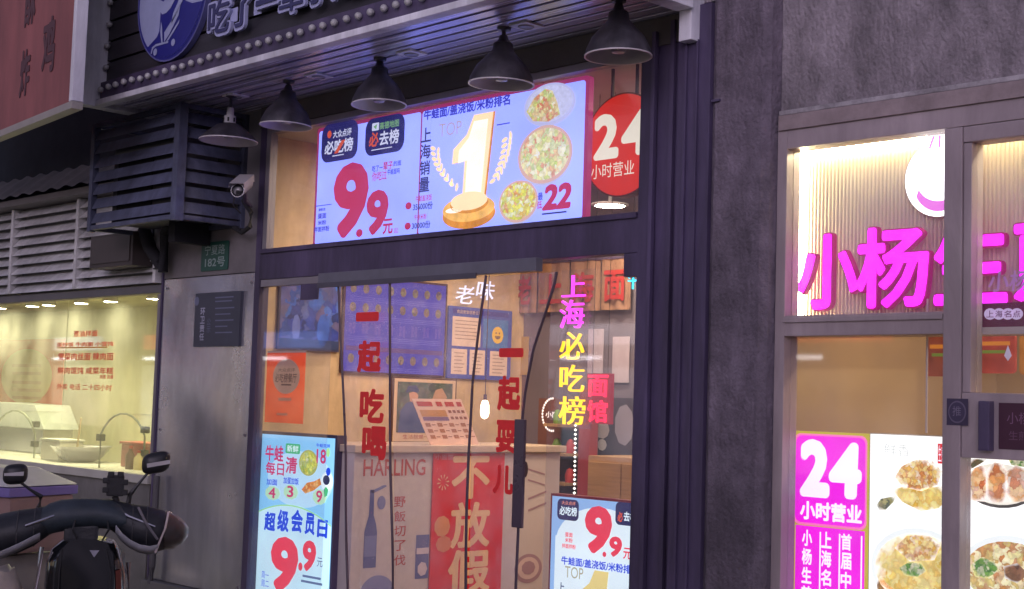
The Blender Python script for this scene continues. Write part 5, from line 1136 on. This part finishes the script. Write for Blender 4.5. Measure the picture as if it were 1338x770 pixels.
f1.text('鲜香', PXY(Y4,1156,580,1190,596), emit((190, 195, 190), FOOD_S), 3, 0.0)
x2 = PP(Y4,1266,600)[0]
food_box('lit picture of pan fried buns and noodles right of the mullion', Y4, x2, x2 + 0.75, PP(Y4,1300,598)[1],
    [(2, el(1262, 612, 1352, 664), emit((70, 66, 58), FOOD_S * 0.6)), (3, el(1262, 606, 1352, 660), emit((225, 218, 200), FOOD_S)), (4, pl((1268, 654), (1266, 626), (1274, 612), (1284, 608), (1290, 612), (1292, 656)), BREAD), (5, pl((1290, 656), (1290, 614), (1300, 604), (1312, 606), (1317, 618), (1316, 657)), BREAD), (4, pl((1314, 657), (1316, 616), (1328, 608), (1344, 614), (1350, 636), (1344, 655)), BREAD),
     (2, pl((1266, 600), (1266, 615), (1285, 604), (1290, 600)), food('dish_corner', [(90, 120, 60), (160, 120, 80), (60, 90, 50)], 40, FOOD_S * 0.6, (255, 250, 240))), (2, pl((1318, 600), (1322, 608), (1350, 612), (1350, 600)), GREE),
     (2, el(1256, 700, 1390, 800), PLATE), (3, el(1262, 708, 1380, 794), food('dish_noodle', [(235, 220, 150), (250, 240, 190), (190, 120, 60), (220, 200, 120)], 40, FOOD_S * 0.8)), (4, pl((1270, 738), (1284, 728), (1300, 734), (1306, 746), (1290, 756), (1274, 752)), GREE), (4, pl((1312, 740), (1330, 736), (1345, 750), (1330, 762), (1314, 756)), food('dish_meat', [(120, 80, 50), (170, 120, 80), (90, 60, 40)], 30, FOOD_S * 0.6, (255, 250, 240)))])
# small things on and behind the frames
st = Sign('round_sticker', 'dark square sticker with a round mark on the mullion', 'sticker', -0.0565, -2.74, 1.5)
b = PXY(-0.0565,1237,521,1265,556); st.rect('sheet', b, flat((62, 54, 78), 0.5), 0); st.disc('ring', q_(b, 0.08, 0.08, 0.92, 0.92), flat((104, 96, 116), 0.5), 1); st.disc('middle', q_(b, 0.14, 0.14, 0.86, 0.86), flat((66, 58, 84), 0.5), 2); st.text('推', q_(b, 0.3, 0.35, 0.7, 0.72), flat((120, 112, 132), 0.5), 3)
pl_ = Sign('dark_red_plate', 'dark red plate with faint lettering on the door rail', 'plate', -0.053, -2.45, 1.43)
b = PXY(-0.053,1305,527,1360,588); pl_.rect('plate', b, flat((70, 36, 56), 0.45), 0, 0.002); pl_.text('小杨', q_(b, 0.2, 0.55, 0.75, 0.8), flat((128, 92, 120), 0.5), 1); pl_.text('生煎', q_(b, 0.25, 0.2, 0.7, 0.4), flat((110, 76, 100), 0.5), 1)
hm = Sign('hanging_menu', 'orange and red hanging menu panels inside the dumpling shop', 'menu', 0.9, -3.2, 1.7)
for q, c in (((1210, 440, 1262, 492), (150, 70, 44)), ((1266, 436, 1326, 488), (176, 66, 48)), ((1332, 436, 1400, 490), (190, 120, 40))):
    b = PXY(0.9,*q); hm.rect('panel', b, emit(c, 0.55, 0.4, 14), 0, 0.02, 0.02); hm.rect('print_line', q_(b, 0.1, 0.7, 0.9, 0.8), emit((215, 130, 40), 0.7), 1); hm.rect('print_line', q_(b, 0.15, 0.5, 0.8, 0.58), emit((120, 140, 50), 0.6), 1)
    bx('cord', RUB, hm.root, (b[0] + b[2]) / 2 - 0.002, (b[0] + b[2]) / 2 + 0.002, 0.905, 0.91, b[3], 2.74)
dr = Sign('drop_sticker', 'small white drop shaped sticker on the door glass', 'sticker', -0.006, -2.5, 1.75)
b = PXY(-0.006,1312,451,1322,472); dr.poly('drop', [(b[0], b[1] + 0.02), (b[0] + (b[2] - b[0]) * 0.5, b[3]), (b[2], b[1] + 0.02), (b[0] + (b[2] - b[0]) * 0.5, b[1])], flat((230, 225, 235), 0.5), 0)
MB().box(*(lambda p, q: (p[0] - 0.003, p[0] + 0.003, 0.1, 0.106, q[1], p[1] + 0.2))(PP(0.1,1211,456), PP(0.1,1211,566))).build('hanging_cord', flat((225, 215, 205), 0.5), hm.root)

# ================================================================ scooter with quilted handlebar muffs
sp = PPL(-1.95,119,700,0.0)
SCX = thing('scooter', 'dark electric scooter with quilted handlebar muffs and two round mirrors', 'scooter', sp, R(61))
QUI = mat('quilted_cover', (0.018, 0.020, 0.026), 0.5, 0, 0.4, 8, 0.5, 9)
QUB = mat('quilted_front', (0.030, 0.042, 0.055), 0.55, 0, 0.3, 8, 0.5, 8)
REF = mat('reflective_strip', (0.30, 0.30, 0.33), 0.5, 0, 0.15, 12)
BODY = mat('scooter_body', (0.010, 0.011, 0.014), 0.16, 0, 0.2, 6, coat=1.0)
CHR = mat('scooter_chrome', (0.5, 0.48, 0.5), 0.18, 1.0, 0.1, 6)
D_ = 1850 / ((sp[0] * -math.sin(R(46.2))) + (sp[1] + 5) * math.cos(R(46.2)))     # pixels to a metre at the scooter
def sz(y): return 1.55 - (y - 512) / D_
def sxx(x): return (x - 119) / D_
def rg(x, y, z, ry, rz, n=20, sq=0.0):
    return [(x, y + ry * math.cos(2 * math.pi * k / n), z + rz * math.sin(2 * math.pi * k / n)) for k in range(n)]
# muffs: two padded sleeves hanging off the bars
def muff(side, prof):
    m = MB(); m.loft([rg(sxx(px_), yy, sz((t_ + b_) / 2), ry, abs(b_ - t_) / 2 / D_) for px_, t_, b_, yy, ry in prof])
    o = m.build('handlebar_muff', QUI, SCX, smooth=True, local=True); return o
mr_ = muff(1, [(128, 652, 690, 0.00, 0.07), (140, 652, 690, 0.0, 0.08), (155, 655, 700, -0.01, 0.09), (170, 658, 712, -0.02, 0.10), (188, 660, 719, -0.02, 0.11), (203, 664, 719, -0.01, 0.11), (218, 668, 715, 0.0, 0.10), (232, 677, 708, 0.01, 0.07), (239, 686, 700, 0.015, 0.03)])
ml_ = muff(-1, [(105, 652, 690, 0.0, 0.07), (88, 655, 690, 0.0, 0.08), (68, 660, 698, -0.01, 0.09), (50, 664, 712, -0.02, 0.10), (30, 667, 722, -0.02, 0.11), (8, 672, 727, -0.01, 0.11), (-12, 680, 727, 0.0, 0.10), (-28, 692, 722, 0.01, 0.07), (-36, 702, 716, 0.015, 0.03)])
m = MB(); m.loft([rg(sxx(px_), -0.03, sz((t_ + b_) / 2), 0.085, abs(b_ - t_) / 2 / D_) for px_, t_, b_ in ((58, 664, 690), (66, 658, 697), (80, 653, 694), (100, 651, 690), (122, 651, 688), (142, 653, 690), (155, 658, 692), (162, 666, 688))])
m.build('apron_top', QUB, SCX, smooth=True, local=True)
def strip(name, pts, y, mm, w):
    m = MB(); n_ = len(pts)
    for (px_, py_) in pts: m.v += [(sxx(px_), y, sz(py_)), (sxx(px_), y + 0.03, sz(py_ + w))]
    for i in range(n_ - 1): m.f.append((2 * i, 2 * i + 2, 2 * i + 3, 2 * i + 1))
    o = m.build(name, mm, SCX, smooth=True, local=True); md = o.modifiers.new('solid', 'SOLIDIFY'); md.thickness = 0.004; return o
strip('reflective_strip', [(150, 682), (158, 692), (168, 700), (180, 706), (192, 708), (203, 706)], -0.135, REF, 11)
strip('reflective_strip', [(-4, 719), (8, 717), (22, 711), (38, 703), (50, 696), (58, 692)], -0.135, REF, 10)
MB().tube([(sxx(176), -0.10, sz(660)), (sxx(186), -0.135, sz(678)), (sxx(202), -0.13, sz(700))], 0.006, 6).build('strap', mat('grey_strap', (0.14, 0.13, 0.15), 0.6), SCX, smooth=True, local=True)
pw = muff(1, [(209, 668, 712, -0.025, 0.095), (212, 665, 716, -0.02, 0.115), (222, 670, 716, -0.01, 0.105), (234, 678, 709, 0.0, 0.08), (241, 687, 700, 0.01, 0.035)]); pw.name = 'plastic_wrap'; pw.data.materials[0] = glass('plastic_wrap', (0.60, 0.52, 0.54), 1.6, 0.06, (0.5, 0.40, 0.42), 0.12, 0.8, 30)
MB().tube([(sxx(214), -0.10, sz(666)), (sxx(211), -0.13, sz(685)), (sxx(204), -0.125, sz(705)), (sxx(200), -0.12, sz(717))], 0.005, 6).build('wrap_edge', mat('pale_wrap', (0.5, 0.42, 0.42), 0.3), SCX, smooth=True, local=True)
# front shield
def shield(y, k):
    return [(sxx(119 + (px_ - 119) * k), y, z) for px_, z in ((68, 0.25), (65, sz(760)), (66, sz(730)), (72, sz(714)), (84, sz(704)), (100, sz(700)), (132, sz(701)), (148, sz(706)), (157, sz(720)), (161, sz(745)), (164, 0.60), (160, 0.25))]
MB().loft([shield(0.05, 1.0), shield(-0.05, 1.0), shield(-0.10, 0.93), shield(-0.125, 0.75)]).build('front_shield', BODY, SCX, smooth=True, local=True)
MB().box(sxx(86), sxx(128), -0.08, 0.03, sz(705), sz(683)).build('neck', QUI, SCX, bevel=0.015, local=True)
MB().add([(sxx(119), -0.128, sz(714)), (sxx(131), -0.128, sz(714)), (sxx(125), -0.128, sz(723))], [(0, 1, 2)]).build('badge', mat('badge_metal', (0.3, 0.3, 0.36), 0.3, 0.8), SCX, local=True)
for x0, y0, x1 in ((60, 712, 54), (167, 731, 172)):
    MB().tube([(sxx(x0), -0.06, sz(y0)), (sxx(x1), -0.08, sz(800)), (sxx(x1), -0.06, 0.3)], 0.010, 8).build('crash_bar', CHR, SCX, smooth=True, local=True)
MB().tube([(sxx(153), -0.115, sz(712)), (sxx(161), -0.12, sz(740)), (sxx(166), -0.115, sz(790))], 0.006, 8).build('trim_strip', CHR, SCX, smooth=True, local=True)
lt = MB().loft([[(sxx(x), y, z) for x, z in ((148, sz(742)), (158, sz(738)), (161, sz(775)), (150, sz(790)))] for y in (-0.10, -0.118)]).build('indicator', mat('amber_lens', (0.12, 0.03, 0.02), 0.15), SCX, local=True)
# mirrors
for (mx, my, w, h, sx0, sy0, tilt) in ((196, 604, 18, 14, 163, 660, 0.18), (22, 622, 15, 13, 53, 664, 0.08)):
    cxm, czm = sxx(mx), sz(my); n_ = 28
    def sup(k, kk): 
        a = 2 * math.pi * k / n_; c, s_ = math.cos(a), math.sin(a); x = math.copysign(abs(c) ** 0.65, c) * w / D_ * kk; z = math.copysign(abs(s_) ** 0.65, s_) * h / D_ * kk
        return (x, z)
    rings = []
    for kk, y in ((0.94, 0.02), (1.0, 0.012), (1.0, -0.004), (0.85, -0.02), (0.5, -0.030)):
        rings.append([(cxm + sup(k, kk)[0], y, czm + sup(k, kk)[1] + tilt * sup(k, kk)[0]) for k in range(n_)])
    mo = MB().loft(rings).build('mirror', mat('mirror_shell', (0.014, 0.014, 0.016), 0.4), SCX, smooth=True, local=True)
    ss = [(-0.62, -0.45), (0.98, -0.05), (0.98, 0.32), (-0.66, -0.08)] if mx > 100 else [(-0.85, -0.15), (0.7, -0.1), (0.72, 0.3), (-0.85, 0.1)]
    MB().add([(cxm + u * w / D_, -0.033, czm + v * h / D_) for u, v in ss] + [(cxm + u * w / D_, -0.020, czm + v * h / D_) for u, v in ss], [(0, 1, 2, 3), (4, 7, 6, 5), (0, 4, 5, 1), (1, 5, 6, 2), (2, 6, 7, 3), (3, 7, 4, 0)]).build('pale_strip', mat('pale_strip', (0.48, 0.46, 0.46), 0.5), mo, local=True)
    dxm = -1 if mx > 100 else 1
    MB().tube([(cxm + dxm * 8 / D_, 0.0, czm - 11 / D_), (sxx((mx + sx0) / 2 + 3 * dxm), 0.0, sz((my + sy0) / 2 - 2)), (sxx(sx0 + 2), 0.0, sz(sy0 - 14)), (sxx(sx0), 0.0, sz(sy0))], [0.006, 0.006, 0.011, 0.012], 8).build('mirror_stem', mat('mirror_shell', (0, 0, 0)), SCX, smooth=True, local=True)
# phone holder
phd = MB().box(sxx(135), sxx(157), -0.03, 0.02, sz(648), sz(621)).build('phone_holder', RUB, SCX, bevel=0.01, local=True)
for x, y in ((134, 628), (134, 640), (158, 630), (158, 643), (140, 620), (152, 620)): MB().box(sxx(x - 4), sxx(x + 4), -0.035, 0.01, sz(y + 3.5), sz(y - 3.5)).build('clamp_pad', RUB, phd, bevel=0.006, local=True)
MB().tube([(sxx(146), 0, sz(648)), (sxx(150), 0, sz(660))], 0.014, 8).build('holder_stem', RUB, SCX, local=True)
# body, seat and wheels behind the shield
def wheel(y, r, parent):
    w_ = MB(); n_ = 28
    w_.loft([[(x, y + rr_ * math.cos(2 * math.pi * k / n_), r + rr_ * math.sin(2 * math.pi * k / n_)) for k in range(n_)] for x, rr_ in ((-0.05, r * 0.62), (-0.055, r * 0.9), (-0.03, r), (0.03, r), (0.055, r * 0.9), (0.05, r * 0.62))], False)
    w = w_.build('wheel', RUB, parent, smooth=True, local=True)
    MB().loft([[(x, y + r * 0.61 * math.cos(2 * math.pi * k / n_), r + r * 0.61 * math.sin(2 * math.pi * k / n_)) for k in range(n_)] for x in (-0.03, 0.03)]).build('rim', CHR, w, local=True)
wheel(-0.22, 0.22, SCX); wheel(0.95, 0.22, SCX)
MB().loft([[(x, y, z) for x, z in ((-0.14, z0), (-0.17, z0 + 0.1), (-0.13, z1), (0.13, z1), (0.17, z0 + 0.1), (0.14, z0))] for y, z0, z1 in ((0.05, 0.22, 0.34), (0.35, 0.2, 0.34), (0.42, 0.25, 0.62), (0.9, 0.42, 0.68), (1.15, 0.5, 0.68))]).build('body', BODY, SCX, smooth=True, local=True)
MB().loft([[(x, y, z) for x, z in ((-w, 0.66), (-w, 0.74), (-w * 0.7, zt_), (w * 0.7, zt_), (w, 0.74), (w, 0.66))] for y, w, zt_ in ((0.4, 0.09, 0.75), (0.55, 0.14, 0.78), (0.85, 0.15, 0.79), (1.1, 0.12, 0.78))]).build('seat', QUI, SCX, smooth=True, local=True)
MB().tube([(0, 0.0, 0.95), (0, -0.10, 0.6), (0, -0.22, 0.22)], 0.03, 8).build('fork', BODY, SCX, smooth=True, local=True)
MB().tube([(-0.34, 0.0, sz(690)), (0, 0.0, sz(672)), (0.36, 0.0, sz(690))], 0.014, 8).build('handlebar', CHR, SCX, smooth=True, local=True)

# second scooter behind, with a delivery box
q2 = atd(10,690,7.3); 
S2 = thing('delivery_scooter', 'parked scooter carrying a pinkish brown box with purple and white lid', 'scooter', (q2[0], q2[1], 0), R(20))
k2 = 1850 / 7.3
def z2(y): return 1.55 - (y - 508) / k2
bxm = mat('box_side', (0.30, 0.19, 0.17), 0.55, 0, 0.15, 4); 
BW = 0.22
MB().box(-0.75, BW - 0.01, -0.2, 0.24, 0.72, z2(646)).build('cargo_box', bxm, S2, bevel=0.02, local=True)
MB().add([(-0.75, -0.22, z2(646)), (BW, -0.22, z2(646)), (BW, 0.26, z2(646)), (-0.75, 0.26, z2(646)), (-0.75, -0.22, z2(634)), (BW, -0.22, z2(634)), (BW, 0.26, z2(634)), (-0.75, 0.26, z2(634))], [(0, 3, 2, 1), (0, 1, 5, 4), (1, 2, 6, 5), (2, 3, 7, 6), (3, 0, 4, 7), (4, 5, 6, 7)]).build('lid_edge', mat('purple_lid', (0.20, 0.16, 0.42), 0.4), S2, bevel=0.008, local=True)
MB().loft([[(x, y, z2(633)) for x, y in ((-0.75, -0.22), (BW, -0.22), (BW, 0.26), (-0.75, 0.26))], [(x, y, z2(612)) for x, y in ((-0.7, -0.14), (BW - 0.22, -0.14), (BW - 0.22, 0.18), (-0.7, 0.18))]]).build('lid', mat('white_lid', (0.55, 0.55, 0.52), 0.4), S2, bevel=0.008, local=True)
MB().loft([[(x, y, z) for x, z in ((-0.13, z0), (-0.16, z0 + 0.1), (-0.12, z1), (0.12, z1), (0.16, z0 + 0.1), (0.13, z0))] for y, z0, z1 in ((-0.75, 0.5, 0.72), (-0.4, 0.42, 0.70), (0.2, 0.40, 0.70), (0.3, 0.22, 0.34), (0.65, 0.22, 0.34))]).build('body', mat('pale_body', (0.35, 0.33, 0.31), 0.35), S2, smooth=True, local=True)
wheel(-0.6, 0.21, S2); wheel(0.75, 0.21, S2)
# pale crumpled rain cover on the near left
rc_ = atd(-2,790,5.95)
RC = thing('rain_cover', 'crumpled pale beige rain cover bundled at the lower left corner', 'cover', (rc_[0], rc_[1], 0.0), R(48))
m = MB(); n_ = 30; rng = random.Random(11); rings = []
for j in range(16):
    f = j / 15; z = 0.05 + 0.74 * f; r0 = 0.26 * math.cos(f * 1.45) ** 0.6 + 0.01
    rings.append([((r0 * 0.62 * (1 + 0.10 * math.sin(5 * a + 3 * f) + 0.06 * math.sin(11 * a + 7 * f) + rng.uniform(-.04, .04))) * math.cos(a), (r0 * 1.2 * (1 + 0.08 * math.sin(7 * a + f) + rng.uniform(-.04, .04))) * math.sin(a), z + rng.uniform(-.01, .01)) for a in [2 * math.pi * k / n_ for k in range(n_)]])
m.loft(rings).build('cover', mat('beige_film', (0.42, 0.37, 0.33), 0.4, 0, 0.25, 8, 0.4, 12), RC, smooth=True, local=True)

# levers, cables and seams of the near scooter
for sgn in (-1, 1):
    MB().tube([(sgn * 0.10, -0.05, sz(664)), (sgn * 0.16, -0.11, sz(672)), (sgn * 0.27, -0.125, sz(684))], [0.009, 0.007, 0.005], 6).build('brake_lever', CHR, SCX, smooth=True, local=True)
    MB().tube([(sgn * 0.06, -0.09, sz(668)), (sgn * 0.075, -0.13, sz(688)), (sgn * 0.04, -0.11, sz(708))], 0.005, 6).build('cable', RUB, SCX, smooth=True, local=True)
for x0, x1 in ((86, 84), (140, 146)):
    MB().tube([(sxx(x0), -0.127, sz(712)), (sxx(x1), -0.131, sz(740)), (sxx(x1), -0.131, 0.4)], 0.003, 6).build('panel_seam', RUB, SCX, local=True)
for px_, t_, b_, yy, ry in ((170, 658, 712, -0.02, 0.10), (188, 660, 719, -0.02, 0.11), (50, 664, 712, -0.02, 0.10), (30, 667, 722, -0.02, 0.11)):
    q = rg(sxx(px_), yy, sz((t_ + b_) / 2), ry + 0.001, (b_ - t_) / 2 / D_ + 0.001, 28); MB().tube(q + [q[0]], 0.0025, 5).build('stitched_seam', mat('seam_thread', (0.05, 0.05, 0.055), 0.6), SCX, local=True)

# small clutter on the kitchen counter
for lab, px_, c, h_ in (('brown sauce bottle standing on the kitchen counter near the steel pier', 170, (96, 52, 30), 0.17), ('pale squeeze bottle standing on the kitchen counter beside the red crate', 181, (214, 196, 140), 0.14)):
    bt = thing('sauce_bottle', lab, 'bottle', PPL(0.22,px_,600,0.985), 0, 'bottles on the kitchen counter')
    MB().lathe([(0.0, 0), (0.032, 0), (0.034, 0.02), (0.034, h_ * 0.6), (0.014, h_ * 0.78), (0.012, h_ * 0.9)], n=16).build('bottle', flat(c, 0.3), bt, smooth=True, local=True)
    MB().lathe([(0.014, h_ * 0.88), (0.014, h_), (0.0, h_)], n=12).build('cap', flat((190, 60, 50), 0.4), bt, smooth=True, local=True)
ld = thing('ladle', 'long pale ladle leaning out of the steel bowl on the kitchen counter', 'ladle', PPL(0.35,100,596,1.02))
A = PP3(0.35,76,566); B = PP3(0.35,106,546); o_ = Vector(PPL(0.35,100,596,1.02))
MB().tube([o_ + Vector((0, 0, 0.06)), Vector(B)], [0.010, 0.007], 8).build('handle', mat('ladle_wood', (0.50, 0.38, 0.20), 0.5), ld, smooth=True)
MB().lathe([(0.0, 0.0), (0.04, 0.012), (0.055, 0.045), (0.05, 0.045), (0.036, 0.016), (0.0, 0.006)], (o_.x, o_.y, o_.z + 0.03), 18).build('scoop', STEEL, ld, smooth=True)
